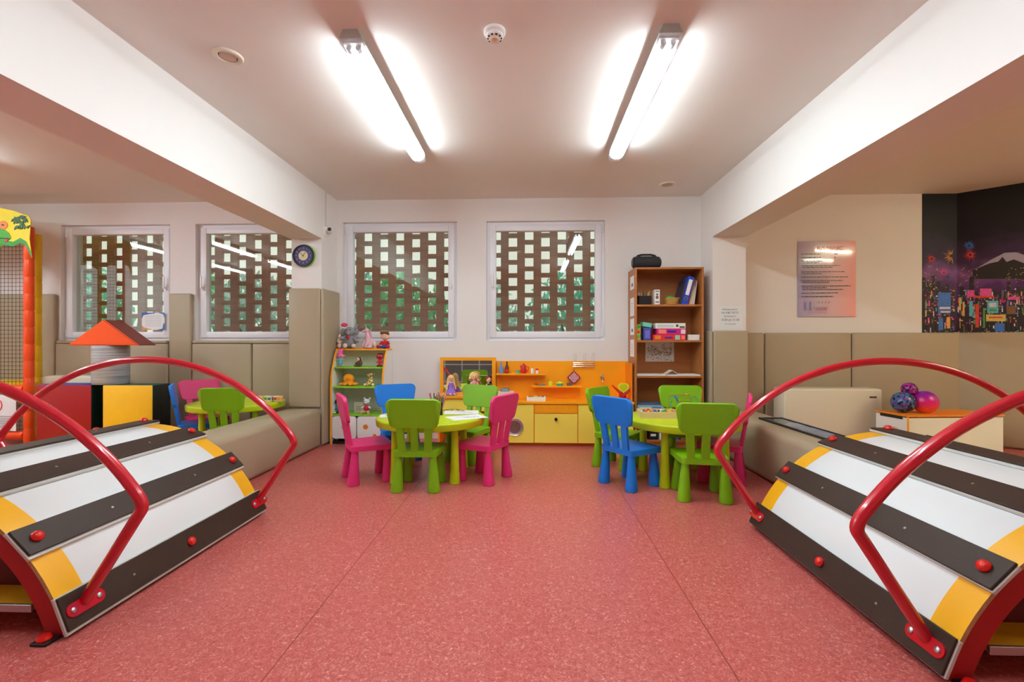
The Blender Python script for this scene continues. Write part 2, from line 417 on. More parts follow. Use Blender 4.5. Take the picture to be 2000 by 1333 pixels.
# low padded dividers
pad((XB0-0.36, 2.86, 0.0), (XB0+0.02, 4.65, 0.395), 'long low tan padded bench from the left column toward the white ramp', 0.045, 'padded bench', 'padded_bench')
pad((XB1-0.06, 2.76, 0.0), (XB1+0.36, 4.71, 0.405), 'long low tan padded bench from the right column with a picture on it', 0.05, 'padded bench', 'padded_bench')

# ================================================================== LAMPS
def lamp(x, y, label, L=1.5, group='ceiling fluorescent fittings', rz=0.0, tm=None):
    t = thing('ceiling_lamp', label, 'lamp', (x, y, H), rz, group)
    tm = tm or TUBEM
    m = MB(); m.prism([(-0.04, 0), (0.04, 0), (0.060, -0.045), (-0.060, -0.045)], -L/2, L/2, 'XZ')
    m.build('housing', mat('lamp_housing_grey', (176, 178, 170), 0.5), t, 20)
    m = MB(); m.box((-0.05, -L/2+0.03, -0.0525), (0.05, L/2-0.03, -0.046)); m.build('reflector', WHITE, t, 0)
    for s in (-0.024, 0.024):
        m = MB(); m.cyl((s, -L/2+0.075, -0.071), (s, L/2-0.075, -0.071), 0.0125, n=14); m.build('tube', tm, t)
        for e in (-1, 1):
            m = MB(); m.cyl((s, e*(L/2-0.075), -0.071), (s, e*(L/2-0.04), -0.071), 0.0135, n=14)
            m.box((s-0.012, e*(L/2-0.055)-0.008, -0.075), (s+0.012, e*(L/2-0.055)+0.008, -0.050)); m.build('lamp_holder', LGREY, t)
    prof = [(0.058, -0.046), (0.056, -0.075), (0.045, -0.092), (0.02, -0.10), (-0.02, -0.10), (-0.045, -0.092), (-0.056, -0.075), (-0.058, -0.046)]
    m = MB()
    for (xa, za), (xb, zb) in zip(prof, prof[1:]): m.quad([(xa, -L/2, za), (xb, -L/2, zb), (xb, L/2, zb), (xa, L/2, za)])
    for e in (-L/2, L/2):
        f = m.bm.faces.new([m.bm.verts.new((xa, e, za)) for xa, za in prof])
    m.build('lamp_cover', COVER, t, 60)
    return t
lamp(-0.92, 3.07, 'long white fluorescent ceiling lamp, the left of the two in view')
lamp(0.725, 3.09, 'long white fluorescent ceiling lamp, the right of the two in view')
OG = 'fluorescent fittings outside the view'
for x, y in ((-0.92, 1.2), (0.725, 1.2), (-4.85, 3.1), (-4.85, 1.3), (-6.2, 3.1), (-6.2, 1.3)):
    lamp(x, y, 'fluorescent ceiling lamp seen only as a reflection', group=OG, tm=TUBEN if x > -2 else None)

for x, y in ((5.1, 2.5), (5.4, 1.1)): lamp(x, y, 'warm ceiling lamp of the right bay seen only as a reflection', group='fittings of the right bay outside the view', rz=PI/2, tm=TUBEW)
# ceiling fixtures
t = thing('smoke_detector', 'round white smoke detector on the ceiling between the two lamps', 'smoke detector', (-0.175, 2.36, H))
m = MB(); m.lathe([(0, 0), (0.056, 0), (0.056, -0.014), (0.048, -0.02), (0, -0.02)]); m.build('base', WHITE, t)
m = MB(); m.lathe([(0.044, -0.018), (0.044, -0.034), (0.036, -0.04), (0.03, -0.042), (0, -0.042)])
m.build('body', WHITE, t)
for k in range(10):
    a = 2*PI*k/10; m = MB(); m.box((0.030, -0.006, -0.0415), (0.0385, 0.006, -0.0365), M=Matrix.Rotation(a, 4, 'Z')); m.build('vent_slot', BLACK, t, 0)
m = MB(); m.lathe([(0.024, -0.04), (0.024, -0.052), (0.016, -0.056), (0, -0.056)]); m.build('sensor_cap', mat('warm_white', (222, 200, 176), 0.5), t)
def ceil_speaker(x, y, label, r=0.078):
    t = thing('ceiling_speaker', label, 'ceiling speaker', (x, y, H), group='round ceiling speakers')
    m = MB(); m.lathe([(r, 0), (r, -0.006), (r*0.93, -0.011), (r*0.66, -0.010), (r*0.62, -0.003), (r*0.62, 0)], n=40); m.build('trim_ring', mat('ivory_plastic', (222, 212, 194), 0.45), t)
    m = MB(); m.lathe([(r*0.56, 0), (r*0.55, -0.006), (r*0.3, -0.008), (0, -0.008)], n=40); m.build('grille', mat('speaker_grille', (205, 180, 166), 0.6), t)
    m = MB(); m.lathe([(r*0.63, -0.001), (0, -0.001)], n=40); m.build('recess', mat('dark_recess', (70, 60, 52), 0.8), t)
ceil_speaker(-1.695, 2.51, 'round ivory ceiling speaker close to the left beam')
ceil_speaker(1.41, 4.68, 'small round ceiling speaker above the bookcase near the window wall')

# ================================================================== RAMPS
def arc_bridge(x0, yn, yf, label, sgn):
    L = yf-yn; t = thing('arched_climber', label, 'play bridge', (x0, yn, 0))
    R, zc, HW = 0.756, -0.196, 0.73
    A = math.radians(71.5)
    n = 40; m = MB(); ys = [0.014, 0.12, L-0.12, L-0.014]
    for j in range(3):
        m.mi = 1 if j != 1 else 0
        for i in range(n):
            a0 = -A+2*A*i/n; a1 = -A+2*A*(i+1)/n
            p = lambda a, y, r: (r*math.sin(a), y, zc+r*math.cos(a))
            m.quad([p(a0, ys[j], R), p(a1, ys[j], R), p(a1, ys[j+1], R), p(a0, ys[j+1], R)])
            m.mi, s = 2, m.mi
            m.quad([p(a0, ys[j], R-0.014), p(a1, ys[j], R-0.014), p(a1, ys[j+1], R-0.014), p(a0, ys[j+1], R-0.014)])
            if j == 0: m.quad([p(a0, ys[0], R), p(a1, ys[0], R), p(a1, ys[0], R-0.014), p(a0, ys[0], R-0.014)])
            if j == 2: m.quad([p(a0, ys[3], R), p(a1, ys[3], R), p(a1, ys[3], R-0.014), p(a0, ys[3], R-0.014)])
            m.mi = s
    bmesh.ops.remove_doubles(m.bm, verts=m.bm.verts[:], dist=1e-5)
    m.build('curved_deck', [WHITEL, RAMPY, PLY], t, 40)
    A2 = A; A = math.asin(HW/R)-0.01
    for yy in (0.020, L/2-0.02, L-0.06):
        m = MB()
        for i in range(n):
            a0 = -A+2*A*i/n; a1 = -A+2*A*(i+1)/n; ro, ri = R-0.014, R-0.085
            q = lambda a, y, r: Vector((r*math.sin(a), y, max(0.0, zc+r*math.cos(a))))
            m.quad([q(a0, yy, ro), q(a1, yy, ro), q(a1, yy, ri), q(a0, yy, ri)]); m.quad([q(a0, yy+0.04, ro), q(a1, yy+0.04, ro), q(a1, yy+0.04, ri), q(a0, yy+0.04, ri)])
            m.quad([q(a0, yy, ri), q(a1, yy, ri), q(a1, yy+0.04, ri), q(a0, yy+0.04, ri)])
        bmesh.ops.remove_doubles(m.bm, verts=m.bm.verts[:], dist=1e-5)
        m.build('rib', REDM, t, 40)
    def frame(a, r): # local frame on the arc: x tangent, y along axis, z outward
        return Matrix.Translation((r*math.sin(a), 0, zc+r*math.cos(a))) @ Matrix.Rotation(a, 4, 'Y')
    def knob(a, y, r):
        M = frame(a, r) @ Matrix.Translation((0, y, 0))
        m = MB(); m.lathe([(0.019, 0), (0.021, 0.006), (0.018, 0.015), (0.01, 0.021), (0, 0.023)], n=18, M=M); m.build('knob', KNOBR, t)
    for deg in (-68.5, -46, -23, 0, 23, 46, 68.5):
        a = math.radians(deg); wd = 0.115 if abs(deg) < 60 else 0.125; Mr = frame(a, R)
        m = MB(); m.box((-wd/2-0.004, 0, -0.001), (wd/2+0.008*(1 if deg > 0 else -1)+0.004, L, 0.012), 0.002, 1, M=Mr); m.build('tread_edge', [TREADE], t, 20)
        m = MB(); m.box((-wd/2, 0.004, 0.012), (wd/2, L-0.004, 0.022), 0.002, 1, M=Mr); m.build('tread', TREAD, t, 20)
        rr = R+0.022
        if abs(deg) < 60:
            knob(a, 0.06, rr); knob(a, L-0.06, rr)
            for q in (0.3, 0.7):
                m = MB(); m.lathe([(0.005, 0), (0.005, 0.001), (0, 0.0015)], n=10, M=frame(a, rr) @ Matrix.Translation((0, L*q, 0))); m.build('screw', ALU, t)
        else:
            knob(a, L*0.5, rr)
            m = MB(); m.lathe([(0.005, 0), (0.005, 0.001), (0, 0.0015)], n=10, M=frame(a, rr) @ Matrix.Translation((0, L*0.24, 0))); m.build('screw', ALU, t)
    # plywood block that ends the lowest tread
    # hand rails
    cz, Rr, xb = 0.965-1.15, 1.15, 0.945
    for yy in (0.085, L-0.05):
        foot = Vector((0.722, yy, 0.10)); a_end = math.asin(xb/Rr)
        bend = Vector((xb+0.010, yy, cz+Rr*math.cos(a_end)-0.008))
        right = [foot]
        for k in range(1, 8): right.append(foot.lerp(bend, k/8*0.96))
        p0 = foot.lerp(bend, 0.93); aa = a_end-0.05; p2 = Vector((Rr*math.sin(aa), yy, cz+Rr*math.cos(aa)))
        right = [foot, foot.lerp(bend, 0.5), p0]
        for k in range(1, 7):
            u = k/7; right.append(p0*(1-u)**2+bend*2*u*(1-u)+p2*u*u)
        arc = [Vector((Rr*math.sin(aa*(1-2*k/48)), yy, cz+Rr*math.cos(aa*(1-2*k/48)))) for k in range(49)]
        left = [Vector((-p.x, p.y, p.z)) for p in reversed(right)]
        m = MB(); m.tube(right+arc+left, 0.0205, 18); hr = m.build('handrail', RED, t, 60)
        for sg in (1, -1):
            M = frame(math.radians(68.5*sg), R+0.022)
            m = MB(); m.prism([(x, y+yy) for x, y in rrect(0.05, 0.145, 0.0248, 6)], 0, 0.006, 'XY', M=M)
            fp = m.build('foot_plate', RED, hr, 30)
            for q in (-0.05, 0.05):
                m = MB(); m.lathe([(0.010, 0.006), (0.010, 0.009), (0.006, 0.012), (0, 0.013)], n=16, M=M @ Matrix.Translation((0, yy+q, 0))); m.build('bolt', ALU, hr)
    # board, and added dark panels that put shade into the tunnel
    pts = [(-0.585, 0.0)]+[(0.668*math.sin(math.radians(q)), zc+0.668*math.cos(math.radians(q))) for q in range(-70, 71, 7)]+[(0.585, 0.0)]
    m = MB(); m.prism([(x, max(0.0, z)) for x, z in pts if z > 0.01]+[(0.63, 0.0), (-0.63, 0.0)], 0.165, 0.18, 'XZ'); m.build('shade_panel', mat('painted_shade_red', (96, 10, 12), 0.6), t, 0)
    m = MB(); m.prism([(x, max(0.0, z)) for x, z in pts if z > 0.01]+[(0.63, 0.0), (-0.63, 0.0)], L-0.18, L-0.165, 'XZ'); m.build('shade_panel', mat('painted_shade_red', (96, 10, 12), 0.6), t, 0)
    for k, (ya, yb) in enumerate(((0.03, 0.163), (L-0.163, L-0.03))):
        m = MB(); m.box((-0.575, ya, 0.088), (0.575, yb, 0.108)); bo = m.build('inner_board', mat('inner_board_yellow', (226, 180, 20), 0.5), t, 0)
        ye = ya if k == 0 else yb
        m = MB(); m.box((-0.578, ye-0.006, 0.084), (0.578, ye+0.006, 0.112), 0.002, 1); m.build('board_edge', ALU, bo, 0)
    for xx in (-0.60, 0.60):
        for ya in (0.065, L-0.16):
            m = MB(); m.box((xx-0.015, ya, 0), (xx+0.015, ya+0.095, 0.086)); m.build('board_support', BLACK, t, 0)
    for xx in (-0.67, 0.67):
        m = MB(); m.box((xx-0.03, -0.035, 0), (xx+0.03, 0.07, 0.012), 0.002, 1); ap = m.build('anchor_plate', BLACK, t, 20)
        m = MB(); m.lathe([(0.021, 0.012), (0.023, 0.018), (0.018, 0.028), (0, 0.034)], c=(xx, -0.012, 0), n=18); m.build('anchor_knob', KNOBR, ap)
    return t
arc_bridge(-2.385, 1.565, 2.80, 'white arched play bridge with brown treads and red handrails on the left', 1)
arc_bridge(2.025, 1.455, 2.695, 'white arched play bridge with brown treads and red handrails on the right', -1)

# ================================================================== TABLES AND CHAIRS
def make_table(loc, rz, label, r=0.435, lr=0.325):
    t = thing('childrens_table', label, 'table', loc, rz, 'round lime tables')
    m = MB(); m.lathe([(0, 0.48), (r-0.02, 0.48), (r-0.012, 0.48), (r-0.004, 0.477), (r, 0.470), (r, 0.465), (r-0.003, 0.428), (r-0.005, 0.423), (r-0.012, 0.42), (r-0.03, 0.42), (0, 0.42)], n=72); m.build('table_top', LIME, t, 45)
    for k in range(4):
        a = PI/4+k*PI/2; c = Vector((lr*math.cos(a), lr*math.sin(a), 0))
        m = MB(); m.lathe([(0.037, 0), (0.040, 0.004), (0.040, 0.012), (0.034, 0.10), (0.029, 0.25), (0.026, 0.417)], c=c, n=24)
        o = m.build('leg', LIME, t)
    return t
make_table((-0.79, 3.68, 0), 0.0, 'round lime green table covered with drawing paper and pencils')
make_table((1.215, 3.655, 0), math.radians(5.5), 'round lime green table with a wooden toy tray on it')
make_table((-2.94, 4.50, 0), math.radians(15), 'round lime green table behind the padded bench at left')

def make_chair(m_):
    t = thing('childrens_chair', '', 'chair')
    m = MB(); out = [(-0.155, -0.15), (0.155, -0.15), (0.185, 0.17), (-0.185, 0.17)]
    def rpoly(pts, r, n=4):
        res = []
        for i, p in enumerate(pts):
            a = Vector(pts[i-1]); b = Vector(p); c = Vector(pts[(i+1) % len(pts)])
            u = (a-b).normalized()*r; v = (c-b).normalized()*r
            for k in range(n+1):
                s = k/n; res.append(tuple((b+u)*(1-s)**2+b*2*s*(1-s)+(b+v)*s*s))
        return res
    m.prism(rpoly(out, 0.035), 0.252, 0.290, 'XY')
    m.prism(rpoly([(x*0.975, y*0.975) for x, y in out], 0.035), 0.290, 0.294, 'XY'); m.build('seat', m_, t, 40)
    for sx, sy in ((-1, -1), (1, -1), (-1, 1), (1, 1)):
        b = Vector((sx*0.135, sy*0.13, 0)); tp = Vector((sx*0.124, sy*0.12+0.004, 0.256))
        m = MB(); m.lathe([(0.040, 0.0), (0.0445, 0.003), (0.0455, 0.010), (0.042, 0.05), (0.031, 0.17), (0.024, 0.256)], n=22)
        for v in m.bm.verts:
            k = v.co.z/0.256; v.co.x += b.x*(1-k)+tp.x*k; v.co.y += b.y*(1-k)+tp.y*k
        m.build('leg', m_, t)
    # back rest leans backwards
    lean = math.radians(9.5)
    M = Matrix.Translation((0, -0.136, 0.27)) @ Matrix.Rotation(lean, 4, 'X')
    for s in (-1, 0, 1):
        m = MB(); x0 = s*0.092; x1 = s*0.104
        m.prism([(x0-0.026, 0), (x0+0.026, 0), (x1+0.026, 0.215), (x1-0.026, 0.215)], -0.011, 0.011, 'XZ', M=M)
        m.build('back_slat', m_, t, 20)
    m = MB(); pts = rrect(0.355, 0.205, 0.045, 6, 0, 0.302, top=0.395)
    pts = [(x, z+(0.010*(1-(x/0.2)**2) if z > 0.33 else 0)) for x, z in pts]
    for (d, sc) in ((-0.013, 0.985), (-0.009, 1), (0.009, 1), (0.013, 0.985)):
        pass
    cz_ = 0.302
    ring = []
    for d, sc in ((-0.014, 0.975), (-0.010, 1.0), (0.010, 1.0), (0.014, 0.975)):
        ring.append([m.bm.verts.new(M @ Vector((x*sc, d+0.05*(x*x)*1.2, cz_+(z-cz_)*sc))) for x, z in pts])
    n = len(pts)
    for Aa, Bb in zip(ring, ring[1:]):
        for k in range(n): m.bm.faces.new((Aa[k], Aa[(k+1) % n], Bb[(k+1) % n], Bb[k]))
    for R_ in (ring[0], ring[-1]):
        # fill with strips so the bow stays smooth
        for k in range(n//2-1):
            a, b, c, d = R_[k-n//4], R_[k+1-n//4], None, None
        f = m.bm.faces.new(R_)
    bmesh.ops.triangulate(m.bm, faces=[f for f in m.bm.faces if len(f.verts) > 4])
    m.build('backrest', m_, t, 40)
    return t
protos = {}
def chair(kind, x, y, heading, label, group):
    m_ = {'g': GREENC, 'p': PINK, 'b': BLUE}[kind]
    if kind not in protos: t = protos[kind] = make_chair(m_)
    else: t = copy_tree(protos[kind])
    t.location = (x, y, 0); t.rotation_euler = (0, 0, math.radians(heading-90)); tag(t, label, 'chair', group)
G = 'chairs around the left centre table'
chair('g', -0.812, 3.375, 90, 'green plastic chair seen from behind, nearest at the pencil table', G)
chair('p', -1.272, 3.555, 31, 'pink plastic chair on the left side of the pencil table by the toy shelf', G)
chair('p', -0.35, 3.60, 152, 'pink plastic chair on the right side of the pencil table by the kitchen', G)
chair('b', -1.20, 4.20, -62, 'blue plastic chair behind the pencil table beside the toy shelf', G)
chair('g', -0.55, 4.155, -118, 'green plastic chair behind the pencil table in front of the mirror', G)
G = 'chairs around the right centre table'
chair('b', 0.766, 3.495, 36.5, 'blue plastic chair at the table with the toy tray', G)
chair('g', 1.205, 3.235, 82, 'green plastic chair seen from behind, nearest at the toy tray table', G)
chair('p', 1.52, 3.64, 155, 'pink plastic chair between the toy tray table and padded bench', G)
chair('g', 0.78, 4.02, -38, 'green plastic chair mostly hidden behind the blue chair by the kitchen', G)
chair('g', 1.40, 4.14, -97, 'green plastic chair behind the bead maze in front of the bookcase', G)
G = 'chairs around the far left table'
chair('b', -3.27, 4.38, 35, 'blue plastic chair seen edge-on at the far left table', G)
chair('p', -3.44, 4.73, -38, 'pink plastic chair against the padding at the far left table', G)
chair('g', -2.74, 4.13, 97, 'green plastic chair seen from behind over the left padded bench', G)

# ---- things on the tables
def sheet(x, y, z, rz, w, h, label, group='sheets of paper on the left table', ink=True):
    t = thing('paper_sheet', label, 'paper', (x, y, z), rz, group)
    m = MB(); m.box((-w/2, -h/2, 0), (w/2, h/2, 0.0012)); m.build('sheet', PAPER, t, 0)
    if ink:
        m = MB(); rnd = random.Random(x)
        pts = [(rnd.uniform(-w/3, w/3), rnd.uniform(-h/3, h/3), 0.0016) for _ in range(9)]
        m.tube(pts, 0.0008, 4); m.build('pencil_drawing', mat('faint_pencil', (170, 170, 180), 0.8), t)
sheet(-1.10, 3.66, 0.4802, 0.3, 0.2, 0.14, 'small white paper at the left edge of the pencil table')
sheet(-0.57, 3.86, 0.4802, 0.10, 0.29, 0.20, 'white paper at the back of the pencil table near the green chair')
sheet(-0.49, 3.60, 0.4802, 0.55, 0.29, 0.20, 'white paper hanging over the right edge of the pencil table')
c = at(860, 811, Z=0.48)
t = thing('pencil_cup', 'narrow black pencil cup standing on the left lime table', 'pencil cup', (c.x, c.y, 0.48))
m = MB(); m.lathe([(0, 0), (0.019, 0), (0.021, 0.095), (0.018, 0.095), (0.017, 0.004), (0, 0.004)], n=24); m.build('cup', BLACK, t)
pc = [mat('pencil_%s' % n, c_, 0.5) for n, c_ in (('green', (30, 140, 80)), ('red', (200, 50, 40)), ('blue', (40, 70, 160)), ('ochre', (190, 140, 60)), ('black', (30, 30, 30)), ('pink', (210, 120, 130)))]
for k in range(16):
    a = k*2.4; l = 0.155+0.015*(k % 3); ti = 0.012; q = random.uniform(0.25, 0.62)
    p0 = Vector((c.x+0.008*math.cos(a), c.y+0.008*math.sin(a), 0.4855)); rr = 0.0125
    p1 = p0+Vector((math.cos(a)*0.085*q, math.sin(a)*0.06*q, 0.15+0.01*(k % 3)))
    t = thing('pencil', 'coloured pencil standing in the narrow black cup', 'pencil', p0, group='pencils in the black cup')
    m = MB(); m.cyl((0, 0, 0), (p1-p0)*0.93, 0.0036, n=6); m.build('barrel', pc[k % 6], t, 20)
    m = MB(); m.cyl((p1-p0)*0.93, p1-p0, 0.0036, 0.0005, n=6); m.build('tip', PALEW, t, 20)
t = thing('pencil_cup', 'green pencil cup hidden behind the nearest green chair', 'pencil cup', (-0.80, 3.86, 0.4802))
m = MB(); m.lathe([(0, 0), (0.028, 0), (0.031, 0.09), (0.028, 0.09), (0.026, 0.004), (0, 0.004)], n=24); m.build('cup', pc[0], t)
for k in range(12):
    a = k*2.4; q = 0.02+0.008*(k % 4); p0 = Vector((-0.80+0.012*math.cos(a), 3.86+0.012*math.sin(a), 0.4855)); d_ = Vector((q*1.6*math.cos(a), q*math.sin(a), 0.16+0.008*(k % 3)))
    t = thing('pencil', 'coloured pencil standing in the green cup behind the chair', 'pencil', p0, group='pencils in the green cup')
    m = MB(); m.cyl((0, 0, 0), d_*0.93, 0.0036, n=6); m.build('barrel', pc[(k*5) % 6], t, 20)
    m = MB(); m.cyl(d_*0.93, d_, 0.0036, 0.0005, n=6); m.build('tip', PALEW, t, 20)
# pencils lying scattered at the back of the left table
for k in range(5):
    x = -0.72+0.035*k; y = 3.97+0.012*(k % 2)
    m = MB(); m.cyl((-0.05, 0, 0), (0.05, 0.02, 0), 0.0036, n=6); o = m.build('pencil', pc[(k*2+1) % 6], loc=(x, y, 0.4842))
    o.rotation_euler = (0, 0, 0.5+k*0.4); tag(o, 'loose coloured pencil lying at the back of the left table', 'pencil', 'loose pencils on the left table')
# wooden tray with toys
c = at(1278, 806, Z=0.48)
TX, TY = 1.035, 3.68
t = thing('toy_tray', 'shallow pale wooden tray full of little toys on the right table', 'tray', (TX, TY, 0.4802), math.radians(-4))
m = MB(); w_, d_ = 0.30, 0.20
m.box((-w_/2, -d_/2, 0), (w_/2, d_/2, 0.008)); m.build('tray_base', PALEW, t, 0)
for a, b in (((-w_/2, -d_/2, 0.008), (w_/2, -d_/2+0.01, 0.052)), ((-w_/2, d_/2-0.01, 0.008), (w_/2, d_/2, 0.052)), ((-w_/2, -d_/2+0.01, 0.008), (-w_/2+0.01, d_/2-0.01, 0.052)), ((w_/2-0.01, -d_/2+0.01, 0.008), (w_/2, d_/2-0.01, 0.052))):
    m = MB(); m.box(a, b, 0.001, 1); m.build('tray_side', PALEW, t, 20)
tc = [mat('toy_%s' % n, c_, 0.45) for n, c_ in (('red', (205, 40, 40)), ('blue', (30, 110, 190)), ('green', (60, 170, 60)), ('orange', (230, 140, 40)), ('white', (235, 235, 230)), ('yellow', (235, 205, 50)), ('black', (30, 32, 36)))]
rnd = random.Random(5); Mt = Matrix.Rotation(math.radians(-4), 3, 'Z')
for ix in range(6):
    for iy in range(3):
        p = Vector((-0.113+ix*0.045, -0.055+iy*0.052, 0)); p = Mt @ p
        kind = (ix+iy) % 3; m = MB(); s = 0.017
        if kind == 0: m.box((-s, -s, 0), (s, s, 0.036), 0.003, 1); m.ball((0, 0, 0.042), 0.009); nm = 'toy_block'
        elif kind == 1: m.lathe([(0, 0), (0.016, 0), (0.018, 0.01), (0.012, 0.03), (0.006, 0.036), (0.011, 0.046), (0, 0.054)], n=14); nm = 'toy_figure'
        else: m.box((-0.02, -0.011, 0.006), (0.02, 0.011, 0.024), 0.003, 1); m.box((-0.011, -0.010, 0.024), (0.012, 0.010, 0.038), 0.003, 1); nm = 'toy_car'
        if kind == 2:
            for sx in (-0.012, 0.012): m.cyl((sx, -0.013, 0.007), (sx, 0.013, 0.007), 0.007, n=10)
        cn = [('red', 'blue', 'green', 'orange', 'white', 'yellow', 'black')][0][(ix*3+iy*2) % 7]
        o = m.build(nm, tc[(ix*3+iy*2) % 7], loc=(TX+p.x, TY+p.y, 0.489)); o.rotation_euler = (0, 0, 0 if kind == 2 else rnd.uniform(0, 1.5))
        tag(o, 'small %s %s among the clutter in the wooden tray' % (cn, nm.replace('_', ' ')), 'toy', 'little toys in the wooden tray')
# bead maze
t = thing('bead_maze', 'wire bead maze toy with blue and brown loops on the right table', 'toy', (1.30, 3.86, 0.4802), math.radians(-10))
m = MB(); m.box((-0.13, -0.06, 0), (0.13, 0.06, 0.014), 0.004); m.build('base', PALEW, t, 30)
W1 = mat('brown_wire', (150, 96, 20), 0.4); W2 = mat('teal_wire', (20, 150, 170), 0.4)
m = MB(); m.tube([(-0.12, 0, 0.012), (-0.12, 0, 0.13), (-0.105, 0, 0.152), (0.05, 0, 0.155), (0.075, 0, 0.145), (0.06, 0, 0.13), (-0.04, 0.01, 0.128), (-0.06, 0, 0.115), (-0.04, 0, 0.10), (0.05, 0, 0.10), (0.075, 0, 0.09), (0.06, 0, 0.075), (-0.04, 0, 0.072), (-0.045, 0, 0.05), (0.08, 0, 0.045), (0.12, 0, 0.012)], 0.0028, 8); m.build('wire_loop', W1, t)
for x0 in (-0.10, 0.06):
    m = MB(); m.tube([(x0, 0.03, 0.012), (x0, 0.03, 0.12), (x0+0.012, 0.03, 0.14), (x0+0.035, 0.03, 0.145), (x0+0.055, 0.03, 0.13), (x0+0.058, 0.03, 0.012)], 0.0028, 8); m.build('wire_loop', W2, t)
for x, z, mm in ((-0.07, 0.135, 1), (-0.055, 0.12, 1), (-0.05, 0.105, 1), (-0.10, 0.10, 2), (0.06, 0.06, 0), (0.02, 0.16, 3)):
    m = MB(); m.ball((x, 0.005, z), 0.009, u=12, v=8); m.build('bead', tc[mm], t)
# blocks on the far left table
for k in range(5):
    m = MB(); m.mi = 0; m.box((-0.022, -0.022, 0), (0.022, 0.022, 0.06), 0.004); m.mi = 1; m.box((-0.014, -0.0232, 0.02), (0.014, -0.0222, 0.045)); m.box((0.0222, -0.014, 0.02), (0.0232, 0.014, 0.045))
    p = at(508+k*8, 773, Z=0.48); o = m.build('wooden_block', [PALEW, tc[(5, 2, 1, 0, 3)[k]]], loc=(-2.70+0.05*k, 4.50+0.02*(k % 2), 0.4802))
    tag(o, 'wooden picture block with a %s motif on the far left table' % ('yellow', 'green', 'blue', 'red', 'orange')[k], 'block', 'picture blocks on the far left table')

# ================================================================== BOOKCASE
BX0, BX1, BY0, BY1, BZT = 1.10, 1.80, 4.74, 5.065, 1.855
t = thing('bookcase', 'tall cherry brown open bookcase beside the right column', 'bookcase', (BX0, BY0, 0))
W, D = BX1-BX0, BY1-BY0
m = MB(); m.box((0, 0, 0), (0.02, D, BZT-0.02), 0.001, 1); m.build('side_panel', CHERRY, t, 0)
m = MB(); m.box((W-0.02, 0, 0), (W, D, BZT-0.02), 0.001, 1); m.build('side_panel', CHERRY, t, 0)
m = MB(); m.box((0.0, 0, BZT-0.02), (W, D, BZT), 0.001, 1); m.build('top_panel', CHERRY, t, 0)
m = MB(); m.box((0.02, D-0.012, 0.04), (W-0.02, D-0.002, BZT-0.02)); m.build('back_panel', CHERRY, t, 0)
SZ = [0.07, 0.365, 0.735, 1.102, 1.472]
for z in SZ:
    m = MB(); m.box((0.02, 0.004, z-0.02), (W-0.02, D-0.012, z)); m.build('shelf', CHERRY, t, 0)
m = MB(); m.box((0.02, 0.02, 0), (W-0.02, 0.035, 0.05)); m.build('plinth', CHERRY, t, 0)
# papers stuck on the side
for k, (z0, z1) in enumerate(((1.64, 1.78), (1.36, 1.55), (1.16, 1.33), (0.93, 1.11))):
    t = thing('side_note', ('small white note, topmost on the bookcase side', 'white sheet with a dark drawing, second from top on bookcase side', 'blank white sheet, third from top on the bookcase side', 'printed white sheet, lowest on the bookcase side')[k], 'note', (BX0-0.0015, 4.87, z0), group='papers on the bookcase side')
    m = MB(); m.box((-0.001, -0.09, 0), (0.001, 0.08, z1-z0)); m.build('sheet', PAPER, t, 0)
    m = MB(); n_ = 1 if k in (0, 2) else 6
    for q in range(n_): m.box((-0.0018, -0.05, 0.03+q*0.02), (-0.0011, 0.04 if q % 2 else 0.02, 0.034+q*0.02+(0.03 if n_ == 1 else 0)))
    m.build('print', mat('grey_print', (120, 118, 120), 0.8), t, 0)
# ---- things in the bookcase (front of shelf at y 4.76)
def part_thing(name, label, cat, loc, parts, group=None, rz=0.0):
    t = thing(name, label, cat, loc, rz, group)
    for nm, fn, mm in parts:
        m = MB(); fn(m); m.build(nm, mm, t)
    return t
z = SZ[4]+0.0005
part_thing('pen_organiser', 'black mesh desk organiser full of pens on the top shelf', 'organiser', (1.22, 4.84, z), [
    ('holder', lambda m: (m.box((-0.065, -0.04, 0), (0.065, 0.04, 0.006)), m.box((-0.065, -0.04, 0), (-0.062, 0.04, 0.10)), m.box((0.062, -0.04, 0), (0.065, 0.04, 0.075)), m.box((-0.065, 0.037, 0), (0.065, 0.04, 0.10)), m.box((-0.065, -0.04, 0), (0.065, -0.037, 0.095)), m.box((0, -0.04, 0), (0.003, 0.04, 0.09))), BLACK)])
for k in range(8):
    x = 1.172+0.012*k; p = Vector((x, 4.84+0.015*((k % 3)-1), z+0.008)); dx = random.uniform(-0.02, 0.02)
    m = MB(); m.cyl((0, 0, 0), (dx, 0, 0.125+0.02*(k % 2)), 0.0035, n=8); o = m.build('pen', [tc[4], pc[3], tc[4], tc[2], BLACK, tc[0], tc[4], tc[5]][k], loc=p); tag(o, 'pen standing in the black mesh organiser', 'pen', 'pens in the desk organiser')
part_thing('game_box', 'small upright white box with printed pictures, top shelf', 'box', (1.335, 4.80, z), [
    ('carton', lambda m: m.box((-0.026, -0.03, 0), (0.026, 0.05, 0.155), 0.001, 1), WHITE),
    ('print', lambda m: (m.box((-0.014, -0.0315, 0.06), (0.012, -0.0302, 0.09)), m.ball((0, -0.030, 0.105), (0.012, 0.002, 0.012)), m.box((-0.018, -0.0315, 0.02), (0.018, -0.0302, 0.032)), m.box((-0.018, -0.0315, 0.132), (0.018, -0.0302, 0.142))), mat('dark_print', (110, 90, 86), 0.6))])
part_thing('yellow_plate', 'flat yellow plate under the wicker basket on the top shelf', 'plate', (1.515, 4.86, z), [('dish', lambda m: m.lathe([(0, 0), (0.07, 0), (0.10, 0.006), (0.10, 0.008), (0.07, 0.003), (0, 0.003)], n=36), mat('yellow_plate', (225, 190, 60), 0.4))])
